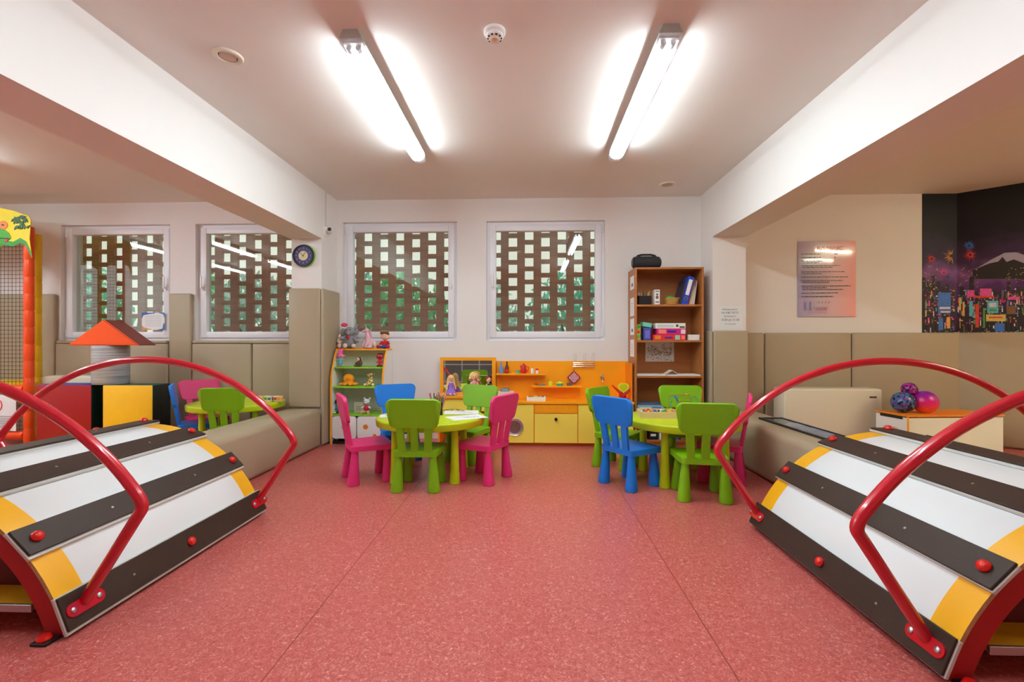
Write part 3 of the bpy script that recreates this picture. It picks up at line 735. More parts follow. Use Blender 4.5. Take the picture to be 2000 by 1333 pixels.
def basket(m):
    m.lathe([(0, 0.0), (0.055, 0.0), (0.085, 0.058), (0.08, 0.058), (0.052, 0.005), (0, 0.005)], n=36)
    for k in range(18):
        a = 2*PI*k/18; m.tube([(0.057*math.cos(a), 0.057*math.sin(a), 0.003), (0.087*math.cos(a), 0.087*math.sin(a), 0.058)], 0.004, 6)
    m.tube([(0.086*math.cos(2*PI*k/30), 0.086*math.sin(2*PI*k/30), 0.06) for k in range(30)], 0.005, 6, closed=True)
part_thing('wicker_basket', 'small round wicker basket on the yellow plate, top shelf', 'basket', (1.515, 4.86, z+0.0085), [('weave', basket, mat('wicker', (205, 160, 90), 0.7, var=0.3, scale=80))])
part_thing('green_bowl', 'upturned green bowl lying in the wicker basket', 'bowl', (1.50, 4.86, z+0.065), [('bowl', lambda m: m.lathe([(0.05, 0), (0.052, 0.003), (0.045, 0.02), (0.03, 0.032), (0.018, 0.034), (0.016, 0.038), (0, 0.038)], n=30), tc[2])])
# ring binder leaning
def binder(x, lean, w, h, mm, label, spine):
    t = thing('ring_binder', label, 'binder', (x, 4.765, z), 0, 'binders on the top shelf'); t.rotation_euler = (0, lean, 0)
    m = MB(); m.box((0, 0, 0), (w, 0.23, h), 0.002, 1); m.build('cover', mm, t, 20)
    if spine:
        m = MB(); m.box((w*0.2, -0.0012, h*0.36), (w*0.8, -0.0002, h*0.9)); m.build('spine_label', PAPER, t, 0)
        m = MB(); m.lathe([(0.012, 0), (0.012, 0.001), (0.016, 0.001), (0.016, 0)], n=20, M=Matrix.Translation((w/2, 0, h*0.24)) @ Matrix.Rotation(PI/2, 4, 'X')); m.build('finger_ring', ALU, t)
        m = MB(); m.lathe([(0.0, 0.0008), (0.0125, 0.0008)], n=20, M=Matrix.Translation((w/2, 0, h*0.24)) @ Matrix.Rotation(PI/2, 4, 'X')); m.build('finger_hole', BLACK, t)
    return t
BB = mat('binder_blue', (22, 70, 190), 0.4)
binder(1.560, math.radians(15), 0.016, 0.27, mat('dark_folder', (50, 40, 60), 0.5), 'thin dark folder leaning left of the blue binder', False)
binder(1.579, math.radians(15), 0.062, 0.305, BB, 'thick royal blue ring binder with white spine label, leaning', True)
binder(1.6445, math.radians(14), 0.012, 0.275, mat('maroon_folder', (120, 24, 40), 0.5), 'thin maroon folder leaning right of the blue binder', False)
for k in range(5):
    o = MB(); o.box((0, 0, 0), (0.0105, 0.21, 0.262-0.004*k), 0.0005, 1)
    o = o.build('paper_folder', mat('folder_%d_tone' % k, ((206, 196, 178), (190, 178, 160), (214, 206, 192), (184, 176, 168), (222, 214, 204))[k], 0.7), loc=(1.660+k*0.0115, 4.775, z)); o.rotation_euler = (0, math.radians(13-1.5*k), 0)
    tag(o, 'pale paper folder in the leaning bundle at the right end of top shelf', 'folder', 'pale folders on the top shelf')
z = SZ[3]+0.0005
BOXP = lambda w, d, h: (lambda m: m.box((0, 0, 0), (w, d, h), 0.0015, 1))
def game(name, label, loc, w, d, h, mm, prints, rz=0.0):
    t = thing(name, label, 'box', loc, rz, 'game boxes in the bookcase')
    m = MB(); BOXP(w, d, h)(m); m.build('carton', mm, t, 20)
    for (a, b, c_, e, pm) in prints:
        m = MB(); m.box((w*a, -0.0012, h*b), (w*c_, -0.0003, h*e)); m.build('print', pm, t, 0)
    return t
NAVY = mat('print_navy', (50, 40, 150), 0.5); SAL = mat('print_salmon', (245, 130, 110), 0.5); WP = mat('print_white', (225, 225, 220), 0.5)
game('game_box', 'tall multicoloured yellow and green box at left end of second shelf', (1.125, 4.77, z), 0.04, 0.12, 0.165, mat('box_yellowgreen', (190, 180, 70), 0.5), [(0.1, 0.75, 0.9, 0.95, tc[2]), (0.1, 0.45, 0.8, 0.6, tc[0]), (0.2, 0.2, 0.95, 0.35, tc[2])])
game('game_box', 'upright blue card box under the teal box on second shelf', (1.195, 4.77, z), 0.075, 0.09, 0.13, mat('box_blue', (62, 74, 168), 0.5), [(0.2, 0.15, 0.85, 0.8, mat('print_lilac', (110, 110, 200), 0.5))])
o = game('game_box', 'small teal box lying tilted on top of the blue card box', (1.183, 4.765, z+0.145), 0.095, 0.10, 0.045, mat('box_teal', (110, 200, 180), 0.5), [])
o.rotation_euler = (0, math.radians(8), 0.1)
game('game_box', 'red and orange board game box at bottom of the stack', (1.292, 4.765, z), 0.33, 0.22, 0.058, mat('box_red', (226, 44, 52), 0.45), [(0.05, 0.2, 0.24, 0.85, tc[3]), (0.36, 0.3, 0.6, 0.6, NAVY), (0.68, 0.1, 0.83, 0.9, mat('print_mint', (160, 215, 190), 0.5)), (0.88, 0.2, 0.98, 0.85, SAL)])
game('game_box', 'magenta board game box in the middle of the stack', (1.33, 4.765, z+0.0585), 0.30, 0.22, 0.062, mat('box_magenta', (214, 24, 130), 0.45), [(0.06, 0.2, 0.32, 0.85, SAL), (0.37, 0.3, 0.66, 0.7, NAVY), (0.82, 0.15, 0.97, 0.85, WP)])
game('game_box', 'white board game box on top of the magenta box', (1.318, 4.765, z+0.121), 0.305, 0.21, 0.056, WHITE, [(0.05, 0.2, 0.6, 0.7, mat('print_palegrey', (206, 212, 222), 0.6)), (0.68, 0.3, 0.76, 0.75, mat('print_darkgreen', (60, 80, 50), 0.6)), (0.8, 0.15, 0.97, 0.4, INK)])
game('game_box', 'small plain white box right of the red game box', (1.655, 4.77, z), 0.115, 0.15, 0.058, WHITE, [])
game('book', 'dark red book standing behind the board game stack', (1.285, 4.86, z+0.059), 0.032, 0.12, 0.105, mat('dark_red_book', (120, 40, 50), 0.6), [])
# child's drawing on the back panel
c = at(1289, 688, Y=5.04)
t = thing('drawing', 'colourful scribbled drawing pinned inside the bookcase, third shelf', 'drawing', (c.x, 5.050, c.z))
m = MB(); m.box((-0.155, -0.0015, -0.105), (0.155, 0, 0.105)); m.build('sheet', PAPER, t, 0)
rnd = random.Random(3)
for q in range(5):
    m = MB()
    for _ in range(26):
        a = rnd.uniform(0, 6.3); x = rnd.uniform(-0.13, 0.13); zz = rnd.gauss(0, 0.045); zz = max(-0.09, min(0.09, zz)); s = rnd.uniform(0.006, 0.016)
        m.tube([(x, -0.0022, zz), (x+s*math.cos(a), -0.0022, zz+s*math.sin(a)), (x+s*math.cos(a+1), -0.0022, zz+s*math.sin(a+1))], 0.0024, 4)
    m.build('scribble', [tc[2], NAVY, tc[0], mat('scribble_grey', (110, 120, 120), 0.7), tc[3]][q], t)['kind'] = 'stuff'
z = SZ[2]+0.0005
for x0, x1, l in ((1.125, 1.42, 'white sheet lying left on the fourth shelf of the bookcase'), (1.43, 1.77, 'white sheet lying right on the fourth shelf of the bookcase')):
    m = MB(); m.box((x0, 4.748, z), (x1, 4.96, z+0.012)); tag(m.build('paper_pile', PAPER, smooth=0), l, 'paper', 'papers on the fourth shelf')
t = thing('open_leaflet', 'folded printed leaflet standing open on the fourth shelf papers', 'leaflet', (1.49, 4.83, z+0.0125))
m = MB(); m.prism([(-0.14, 0.0), (-0.06, 0.006), (0, 0.045), (0.07, 0.0), (0.064, 0.0), (0, 0.040), (-0.06, 0.002), (-0.14, -0.0)], -0.06, 0.05, 'XZ'); m.build('leaf', mat('leaflet_cream', (222, 214, 190), 0.7), t, 0)
m = MB(); m.prism([(-0.02, 0.026), (0, 0.039), (0.03, 0.018), (0.01, 0.012)], -0.0615, -0.0605, 'XZ'); m.build('print', mat('dark_olive_print', (90, 100, 70), 0.7), t, 0)
z = SZ[1]+0.0005
game('game_box', 'pale blue picture box lying on the lower shelf behind the table', (1.13, 4.76, z), 0.27, 0.2, 0.06, mat('box_paleblue', (150, 190, 215), 0.5), [(0.1, 0.2, 0.5, 0.7, WP), (0.55, 0.3, 0.9, 0.8, mat('print_blue2', (80, 130, 190), 0.5))])
game('game_box', 'dark thin box on top of the pale blue picture box', (1.14, 4.79, z+0.0605), 0.24, 0.16, 0.022, mat('box_slate', (70, 90, 110), 0.5), [])
z = SZ[0]+0.0005
for k in range(5):
    game('book', ('red book', 'dark book', 'white book', 'blue book', 'brown book')[k]+' on the bottom shelf seen between chair slats', (1.14+0.11*k, 4.77, z), 0.09, 0.16, 0.10+0.02*(k % 3), (tc[0], BLACK, WHITE, tc[1], CHERRY)[k], [(0.2, 0.3, 0.8, 0.5, WP)])
# portable speaker on top
t = thing('portable_speaker', 'black cylindrical portable speaker with handle on top of the bookcase', 'speaker', (1.245, 4.86, BZT))
m = MB(); Ms = Matrix.Translation((0, 0, 0.068)) @ Matrix.Rotation(PI/2, 4, 'Y')
m.lathe([(0, -0.145), (0.045, -0.145), (0.062, -0.130), (0.068, -0.08), (0.068, 0.08), (0.062, 0.130), (0.045, 0.145), (0, 0.145)], n=32, M=Ms); m.build('body', mat('speaker_fabric', (26, 27, 30), 0.75, var=0.3, scale=300), t)
m = MB(); m.tube([(-0.105, 0, 0.115), (-0.09, 0, 0.140), (-0.05, 0, 0.152), (0.05, 0, 0.152), (0.09, 0, 0.140), (0.105, 0, 0.115)], [0.014, 0.012, 0.010, 0.010, 0.012, 0.014], 10); m.build('handle', BLACK, t)
for s in (-1, 1):
    m = MB(); m.lathe([(0.040, 0.145), (0.040, 0.149), (0, 0.149)], n=28, M=Matrix.Translation((0, 0, 0.068)) @ Matrix.Rotation(s*PI/2, 4, 'Y')); m.build('end_driver', mat('driver_grey', (60, 60, 62), 0.4), t)
for s in (-0.06, 0.06):
    m = MB(); m.box((s-0.02, -0.03, 0), (s+0.02, 0.03, 0.012), 0.003); m.build('foot', BLACK, t)

# ================================================================== PLAY KITCHEN
KY = 4.73; KB = YW-0.004
t = thing('play_kitchen', 'orange and yellow toy kitchen unit against the window wall', 'play kitchen', (0.40, KY, 0))
def kb(nm, a, b, mm, bev=0.0015, par=None):
    m = MB(); m.box((a[0]-0.40, a[1]-KY, a[2]), (b[0]-0.40, b[1]-KY, b[2]), bev, 1); return m.build(nm, mm, par or t, 20)
kb('carcass', (-0.352, KY+0.016, 0.03), (1.085, KB, 0.44), ORANGE2)
kb('plinth', (-0.352, KY+0.03, 0), (1.085, KB, 0.03), mat('plinth_orange', (190, 96, 24), 0.5))
kb('worktop', (-0.354, KY-0.012, 0.44), (1.09, KB, 0.462), ORANGE)
kb('back_panel', (-0.355, KB-0.016, 0.462), (1.095, KB, 0.875), ORANGE)
kb('side_board', (1.068, KY+0.06, 0.462), (1.086, KB-0.017, 0.86), ORANGE2)
d1 = kb('door', (-0.348, KY, 0.036), (0.055, KY+0.015, 0.434), YELLOWL)
kb('drawer_front', (0.063, KY, 0.345), (0.508, KY+0.015, 0.434), ORANGE)
d2 = kb('door', (0.063, KY, 0.036), (0.508, KY+0.015, 0.338), YELLOWL)
kb('door', (0.516, KY, 0.036), (1.082, KY+0.015, 0.434), YELLOWL)
m = MB(); m.lathe([(0, 0), (0.010, 0), (0.010, 0.012), (0.017, 0.018), (0.015, 0.028), (0, 0.031)], n=20, M=Matrix.Translation((0.285-0.40, 0, 0.285)) @ Matrix.Rotation(PI/2, 4, 'X')); m.build('knob', BLACK, d2)
m = MB(); m.lathe([(0.066, 0.004), (0.072, 0.004), (0.09, 0.012), (0.096, 0.006), (0.096, 0)], n=48, M=Matrix.Translation((-0.143-0.40, 0, 0.20)) @ Matrix.Rotation(PI/2, 4, 'X')); m.build('drum_rim', mat('bright_steel', (235, 235, 235), 0.28, metal=0.9), d1)
m = MB(); m.lathe([(0, 0.002), (0.045, 0.003), (0.066, 0.006), (0.066, 0.0)], n=48, M=Matrix.Translation((-0.143-0.40, 0, 0.20)) @ Matrix.Rotation(PI/2, 4, 'X')); m.build('drum_window', mat('dull_metal', (150, 130, 124), 0.35, metal=0.8, var=0.4, scale=60), d1)
for k in range(5):
    m = MB(); m.lathe([(0.004, 0), (0.004, 0.001), (0, 0.001)], n=10, M=Matrix.Translation((0.15+0.07*k-0.40, 0, 0.40)) @ Matrix.Rotation(PI/2, 4, 'X')); m.build('screw_cap', mat('cap', (170, 90, 20), 0.5), t)
kb('shelf', (-0.35, KB-0.15, 0.725), (0.19, KB-0.016, 0.742), ORANGE)
kb('shelf', (0.04, KB-0.15, 0.592), (0.575, KB-0.016, 0.609), ORANGE)
# tap
m = MB(); tp = at(1176, 738, Y=5.04); X_, Z_ = tp.x-0.40, tp.z; Yb = KB-0.016-KY
m.cyl((X_, Yb, Z_), (X_, Yb-0.03, Z_), 0.02, n=18); m.tube([(X_, Yb-0.03, Z_), (X_, Yb-0.06, Z_+0.01), (X_, Yb-0.085, Z_-0.01), (X_, Yb-0.09, Z_-0.035)], 0.010, 10)
m.cyl((X_, Yb-0.035, Z_), (X_+0.005, Yb-0.035, Z_+0.045), 0.007, n=10); m.build('tap', CHROME, t)
# utensil rack
m = MB(); a = at(1120, 713, Y=5.0); b = at(1161, 713, Y=5.0); ax, bx = a.x-0.40, b.x-0.40; zz = a.z
for dz in (0.02, 0, -0.02): m.cyl((ax, Yb-0.03, zz+dz), (bx, Yb-0.03, zz+dz), 0.004, n=8)
for x in (ax, (ax+bx)/2, bx): m.cyl((x, Yb, zz), (x, Yb-0.035, zz), 0.004, n=8)
for x in (ax+0.01, (ax+bx)/2, bx-0.02):
    for q in (0, 0.022):
        m.tube([(x+q, Yb-0.03, zz-0.02), (x+q, Yb-0.034, zz+0.10), (x+q+0.006, Yb-0.034, zz+0.128), (x+q+0.011, Yb-0.034, zz+0.11)], 0.0018, 6)
rk = m.build('utensil_rack', CHROME, t)
def ktoy(name, label, px, py, zt, prof, mm, extra=None, group='toy dishes on the kitchen shelves', Y=4.99, cat='toy dish', h=None):
    c = at(px, py, Y=Y); t = thing(name, label, cat, (c.x, Y, zt), 0, group)
    m = MB(); m.lathe(prof, n=22); m.build('body', mm, t)
    if extra:
        for nm, fn, em in extra: q = MB(); fn(q); q.build(nm, em, t)
zu, zl = 0.7425, 0.6095
ktoy('toy_bottle', 'light blue toy bottle at the left end of upper shelf', 979, 720, zu, [(0, 0), (0.022, 0), (0.024, 0.02), (0.021, 0.06), (0.010, 0.09), (0.010, 0.112), (0, 0.114)], mat('bottle_blue', (90, 150, 215), 0.35), [('cap', lambda m: m.cyl((0, 0, 0.112), (0, 0, 0.122), 0.011), mat('cap_blue', (110, 160, 190), 0.4))])
ktoy('toy_bottle', 'dark brown toy bottle next to the light blue bottle', 990, 720, zu, [(0, 0), (0.022, 0), (0.023, 0.05), (0.018, 0.075), (0.009, 0.10), (0.009, 0.118), (0, 0.12)], mat('bottle_brown', (96, 44, 26), 0.3), [('label', lambda m: m.lathe([(0.0235, 0.015), (0.0238, 0.045)], n=22), tc[0]), ('cap', lambda m: m.cyl((0, 0, 0.118), (0, 0, 0.127), 0.010), BLACK)])
ktoy('toy_cup', 'small teal toy cup beside the red jug', 1011, 725, zu, [(0, 0), (0.016, 0), (0.021, 0.036), (0.018, 0.036), (0.014, 0.003), (0, 0.003)], mat('cup_teal', (70, 195, 175), 0.4))
ktoy('toy_jug', 'red toy coffee jug with handle on the upper shelf', 1023, 720, zu, [(0, 0), (0.030, 0), (0.034, 0.03), (0.030, 0.075), (0.024, 0.088), (0.010, 0.098), (0, 0.10)], mat('jug_red', (205, 26, 30), 0.35), [('handle', lambda m: m.tube([(0.028, 0, 0.075), (0.05, 0, 0.07), (0.052, 0, 0.04), (0.032, 0, 0.02)], 0.005, 8), mat('jug_red', (205, 26, 30))), ('spout', lambda m: m.tube([(-0.026, 0, 0.068), (-0.040, 0, 0.085)], [0.010, 0.006], 8), mat('jug_red', (205, 26, 30))), ('lid_knob', lambda m: m.ball((0, 0, 0.104), 0.007), mat('jug_red', (205, 26, 30)))])
ktoy('toy_shaker', 'white toy shaker with rounded top on the upper shelf', 1040, 722, zu, [(0, 0), (0.020, 0), (0.021, 0.03), (0.017, 0.045), (0.010, 0.056), (0, 0.059)], WHITE)
ktoy('toy_shaker', 'white toy shaker with a red top at right end of upper shelf', 1049, 722, zu, [(0, 0), (0.017, 0), (0.017, 0.036), (0, 0.036)], WHITE, [('lid', lambda m: m.lathe([(0.018, 0.034), (0.019, 0.045), (0.010, 0.052), (0, 0.053)], n=20), tc[0])])
ktoy('toy_pan', 'flat glassy grey toy pan at the left of lower shelf', 1058, 752, zl, [(0, 0), (0.035, 0), (0.043, 0.016), (0.040, 0.016), (0.033, 0.004), (0, 0.004)], GREY, [('handle', lambda m: m.tube([(-0.04, 0, 0.013), (-0.075, -0.01, 0.018)], 0.004, 8), BLACK)], Y=4.985)
ktoy('toy_pot', 'tall yellow toy pot with lid on the lower shelf', 1075, 750, zl, [(0, 0), (0.022, 0), (0.025, 0.032), (0.027, 0.034), (0.020, 0.044), (0.006, 0.048), (0.006, 0.056), (0, 0.057)], mat('pot_yellow', (225, 225, 50), 0.4))
ktoy('toy_pot', 'turquoise toy pot with a yellow lid on the lower shelf', 1093, 750, zl, [(0, 0), (0.036, 0), (0.040, 0.024), (0, 0.024)], mat('pot_turquoise', (50, 180, 160), 0.4), [('lid', lambda m: m.lathe([(0.041, 0.024), (0.038, 0.032), (0.012, 0.040), (0.010, 0.047), (0, 0.048)], n=22), mat('pot_yellow', (225, 225, 50))), ('handle', lambda m: m.tube([(0.038, 0, 0.016), (0.052, 0, 0.018), (0.052, 0, 0.014)], 0.004, 8), mat('pot_yellow', (225, 225, 50)))])
ktoy('toy_pot', 'grey metal toy pot at the right of lower shelf', 1112, 750, zl, [(0, 0), (0.028, 0), (0.030, 0.030), (0.026, 0.030), (0.025, 0.004), (0, 0.004)], mat('dull_grey_metal', (130, 130, 130), 0.35, metal=0.7), [('handle', lambda m: m.tube([(0.029, 0, 0.024), (0.055, 0, 0.027)], 0.004, 8), BLACK)])
# pot holder: checked diamond
def potholder():
    c = at(1122, 739, Y=4.97); t = thing('pot_holder', 'red and white checked pot holder hanging from the utensil rack', 'pot holder', (c.x, 5.035, c.z))
    m = MB(); N_ = 8; s = 0.088/N_; Rm = Matrix.Rotation(PI/4, 4, 'Y')
    m.mi = 0; m.prism(rrect(0.112, 0.112, 0.02, 4), -0.004, 0.004, 'XZ', M=Rm)
    for i in range(N_):
        for j in range(N_):
            m.mi = 1 if (i+j) % 2 else 0
            x = -0.044+i*s; z_ = -0.044+j*s; m.box((x, -0.0056, z_), (x+s, -0.0045, z_+s), M=Rm)
    m.build('padded_cloth', [mat('cloth_red', (165, 30, 50), 0.9), mat('cloth_white', (225, 215, 220), 0.9)], t, 0)
    m = MB(); m.tube([(0, 0, 0.072), (0.008, 0, 0.09), (0, 0, 0.102), (-0.008, 0, 0.09), (0, 0, 0.073)], 0.002, 6); m.build('hanging_loop', mat('cloth_red', (165, 30, 50)), t)
potholder()
# produce tray on the worktop
c = at(1047, 776, Y=4.88); WT = 0.4625
t = thing('produce_tray', 'small white tray of toy vegetables on the kitchen worktop', 'tray', (c.x, 4.86, WT))
m = MB(); m.box((-0.10, -0.05, 0), (0.10, 0.05, 0.006)); m.box((-0.10, -0.05, 0.006), (0.10, -0.044, 0.04)); m.box((-0.10, 0.044, 0.006), (0.10, 0.05, 0.04)); m.box((-0.10, -0.044, 0.006), (-0.094, 0.044, 0.04)); m.box((0.094, -0.044, 0.006), (0.10, 0.044, 0.04)); m.build('tray_shell', WHITE, t, 0)
for k, (x, y, mm, nm) in enumerate(((-0.07, 0, 0, 'red'), (-0.035, 0.015, 3, 'orange'), (0.0, 0, 5, 'yellow'), (0.035, 0.015, 2, 'green'), (0.07, 0, 0, 'red'), (-0.05, -0.025, 2, 'green'), (0.02, -0.022, 3, 'orange'))):
    o = MB(); o.ball((0, 0, 0.020), (0.018, 0.016, 0.020)); o.cyl((0, 0, 0.036), (0.002, 0, 0.046), 0.003, n=6)
    o = o.build('toy_vegetable', tc[mm], loc=(c.x+x, 4.86+y, WT+0.007)); tag(o, '%s toy vegetable in the white tray on the worktop' % nm, 'toy food', 'toy vegetables in the tray')
c = at(987, 770, Y=4.9)
t = thing('storage_box', 'white box at the left end of the kitchen worktop', 'box', (c.x, 4.90, WT))
m = MB(); m.box((-0.085, -0.06, 0), (0.085, 0.06, 0.080), 0.002, 1); m.build('carton', WHITE, t); m = MB(); m.box((-0.088, -0.063, 0.076), (0.088, 0.063, 0.092), 0.002, 1); m.build('lid', mat('box_pinkish', (232, 214, 200), 0.6), t)
t = thing('toy_till', 'grey toy appliance lying on the white box by the mirror', 'toy', (c.x-0.005, 4.90, WT+0.0925))
m = MB(); m.box((-0.045, -0.035, 0), (0.045, 0.035, 0.034), 0.005, 2); m.build('body', mat('slate', (104, 120, 134), 0.5), t); m = MB(); m.box((-0.035, -0.0365, 0.008), (0.035, -0.0352, 0.026)); m.build('front_panel', mat('slate2', (140, 154, 166), 0.4), t)
# red toy with yellow shield by the bookcase
c = at(1216, 775, Y=4.86)
t = thing('toy_windmill', 'red toy with crossed arms and a yellow shield beside the bookcase', 'toy', (c.x, 4.86, WT))
RT = mat('toy_bright_red', (200, 18, 28), 0.4)
m = MB(); m.box((-0.06, -0.03, 0), (0.06, 0.03, 0.03), 0.006); m.box((-0.035, -0.025, 0.03), (0.035, 0.025, 0.10), 0.008); m.build('body', RT, t)
for s in (-1, 1):
    m = MB(); m.tube([(0, -0.03, 0.05), (s*0.055, -0.035, 0.11), (s*0.115, -0.02, 0.165)], [0.014, 0.013, 0.007], 10); m.build('arm', RT, t)
m = MB(); m.prism([(0, 0.085), (0.055, 0.135), (0.058, 0.165), (0.035, 0.19), (-0.035, 0.19), (-0.058, 0.165), (-0.055, 0.135)], -0.052, -0.044, 'XZ'); m.build('shield', mat('shield_yellow', (240, 230, 60), 0.4), t, 20)
m = MB(); m.prism([(0, 0.10), (0.042, 0.138), (0.044, 0.16), (0.028, 0.178), (-0.028, 0.178), (-0.044, 0.16), (-0.042, 0.138)], -0.054, -0.052, 'XZ'); m.build('shield_centre', mat('shield_lime', (205, 215, 20), 0.4), t, 20)

# ---- vanity with mirror
t = thing('toy_vanity', 'orange and yellow toy dressing table with a mirror', 'dressing table', (-0.62, KY, 0))
def vb(nm, a, b, mm, bev=0.0015):
    m = MB(); m.box((a[0]+0.62, a[1]-KY, a[2]), (b[0]+0.62, b[1]-KY, b[2]), bev, 1); return m.build(nm, mm, t, 20)
vb('table_top', (-0.965, KY-0.01, 0.495), (-0.358, KB, 0.517), ORANGE)
vb('apron', (-0.945, KY+0.01, 0.36), (-0.36, KY+0.026, 0.495), YELLOWL)
vb('side_panel', (-0.95, KY+0.026, 0), (-0.93, KB, 0.495), ORANGE2); vb('side_panel', (-0.38, KY+0.026, 0), (-0.36, KB, 0.495), ORANGE2)
vb('back_panel', (-0.93, KB-0.016, 0.0), (-0.38, KB, 0.495), ORANGE2)
MY = 5.0
for a, b in (((-0.975, MY, 0.517), (-0.94, MY+0.03, 0.915)), ((-0.40, MY, 0.517), (-0.36, MY+0.03, 0.915)), ((-0.94, MY, 0.88), (-0.40, MY+0.03, 0.915)), ((-0.94, MY, 0.517), (-0.40, MY+0.03, 0.53))):
    vb('mirror_frame', a, b, ORANGE)
m = MB(); m.box((-0.94+0.62, MY+0.012-KY, 0.53), (-0.40+0.62, MY+0.018-KY, 0.88)); m.build('mirror', MIRROR, t, 0)
# ---- dolls
SKIN = mat('doll_skin', (238, 190, 160), 0.5); HAIRB = mat('blond_hair', (232, 196, 120), 0.6, var=0.2, scale=120); HAIRR = mat('auburn_hair', (120, 50, 24), 0.5, var=0.2, scale=120)
def doll(x, y, z, label, hair, dress, style, s=1.0, rz=0.0, name='doll', group='dolls at the mirror', eyes=True):
    t = thing(name, label, 'doll', (x, y, z), rz, group); t.scale = (s, s, s)
    # sits on its skirt, facing -Y ; head centre at 0.14
    blob('body', [(0, 0, 0.112, 0, 0, 0.125, 0.010, 0.009), (0, 0, 0.145, 0.024, 0.022, 0.027), (0, -0.022, 0.141, 0.004), (0, 0, 0.09, 0.022, 0.014, 0.028),
                  (0.022, 0, 0.105, 0.04, -0.012, 0.07, 0.008, 0.006), (0.04, -0.012, 0.07, 0.036, -0.035, 0.05, 0.006, 0.005),
                  (-0.022, 0, 0.105, -0.04, -0.012, 0.07, 0.008, 0.006), (-0.04, -0.012, 0.07, -0.036, -0.035, 0.05, 0.006, 0.005),
                  (0.015, -0.01, 0.014, 0.02, -0.10, 0.012, 0.012, 0.007), (-0.015, -0.01, 0.014, -0.02, -0.10, 0.012, 0.012, 0.007), (0, 0, 0.03, 0.025, 0.02, 0.03)], SKIN, t, 0.0035, 2)
    m = MB(); m.lathe([(0.048, 0.003), (0.050, 0.008), (0.034, 0.045), (0.024, 0.07), (0.0265, 0.09), (0.022, 0.108), (0, 0.112)], n=20)
    for v in m.bm.verts:
        if v.co.z < 0.03: v.co.y = v.co.y*1.2-0.012
    m.build('dress', dress, t)
    if style == 'long':
        blob('hair', [(0, 0.008, 0.152, 0.029, 0.026, 0.028), (0.02, 0.01, 0.15, 0.034, 0.012, 0.05, 0.013, 0.012), (-0.02, 0.01, 0.15, -0.036, 0.012, 0.03, 0.014, 0.014), (0, 0.018, 0.14, 0, 0.022, 0.05, 0.022, 0.02)], hair, t, 0.004, 2)
    elif style == 'curly':
        els = [(0, 0.008, 0.155, 0.030, 0.027, 0.030)]
        for k in range(16):
            a = k*2.4; zz = 0.118+0.058*(k/15); r = 0.036-0.012*(k/15); els.append((r*math.cos(a), 0.010+abs(r*math.sin(a)), zz, 0.013))
        blob('hair', els, hair, t, 0.004, 1)
    else:
        blob('hair', [(0, 0.008, 0.155, 0.027, 0.025, 0.027), (0, 0.02, 0.135, 0.020, 0.012, 0.022)], hair, t, 0.004, 2)
    for sx in (-1, 1):
        m = MB(); m.ball((sx*0.009, -0.0205, 0.148), (0.0036, 0.002, 0.0045), u=8, v=6); m.build('eye', mat('eye_dark', (50, 40, 50), 0.3), t)
    m = MB(); m.ball((0, -0.0205, 0.133), (0.005, 0.002, 0.0018), u=8, v=6); m.build('mouth', mat('lip', (190, 60, 80), 0.4), t)
    return t
doll(-0.83, 4.86, 0.5175, 'blond long haired doll in a purple dress left of the mirror', HAIRB, mat('purple_cloth', (150, 110, 210), 0.7), 'long', 1.2, 0.35)
doll(-0.585, 4.90, 0.5175, 'curly blond doll in front of the middle of the mirror', HAIRB, mat('rose_cloth', (220, 150, 160), 0.7), 'curly', 1.3, 0.3)
doll(-0.43, 4.88, 0.5175, 'brown haired doll in black clothes at right edge of the mirror', HAIRR, mat('black_cloth', (24, 24, 30), 0.7), 'short', 1.12, 0.9)
c = at(925, 752, Y=4.9)
part_thing('toy_cup', 'small white cup standing before the mirror', 'cup', (-0.505, 4.92, 0.5175), [('cup', lambda m: m.lathe([(0, 0), (0.018, 0), (0.024, 0.05), (0.021, 0.05), (0.016, 0.003), (0, 0.003)], n=20), WHITE)])

# ================================================================== TOY SHELF
SX0, SX1 = -2.10, -1.53
t = thing('toy_shelf', 'white toy shelf with orange sides and green shelves beside the column', 'toy shelf', (SX0, 4.75, 0))
prof = [(0, 0), (0.32, 0), (0.32, 0.995), (0.15, 0.995), (0.10, 0.93), (0.03, 0.78), (0.01, 0.70), (0, 0.55)]
for x in (0, SX1-SX0-0.016):
    m = MB(); m.prism([(y, z) for y, z in prof], x, x+0.016, 'YZ'); m.build('side_panel', [WHITE], t, 0)
    m = MB()
    for (ya, za), (yb, zb) in zip(prof[3:]+[prof[0]], (prof[4:]+[prof[0]])): m.prism([(ya, za), (yb, zb), (yb-0.003, zb), (ya-0.003, za)], x-0.001, x+0.017, 'YZ') if (ya, za) != (yb, zb) else None
    m.build('edge_band', ORANGE, t, 0)
GS = mat('shelf_green', (140, 200, 50), 0.45)
W = SX1-SX0
m = MB(); m.box((0.0, 0.145, 0.995), (W, 0.32, 1.012)); m.build('top_board', ORANGE, t, 0)
for z, y in ((0.818, 0.055), (0.612, 0.012), (0.315, 0.012)):
    m = MB(); m.box((0.016, y, z-0.016), (W-0.016, 0.315, z)); m.build('shelf', GS, t, 0)
m = MB(); m.box((0.016, 0.312, 0.02), (W-0.016, 0.32, 0.995)); m.build('back_panel', mat('shelf_white', (226, 228, 222), 0.5), t, 0)
m = MB(); m.box((0.016, 0.02, 0.0), (W-0.016, 0.31, 0.03)); m.build('plinth', BLACK, t, 0)
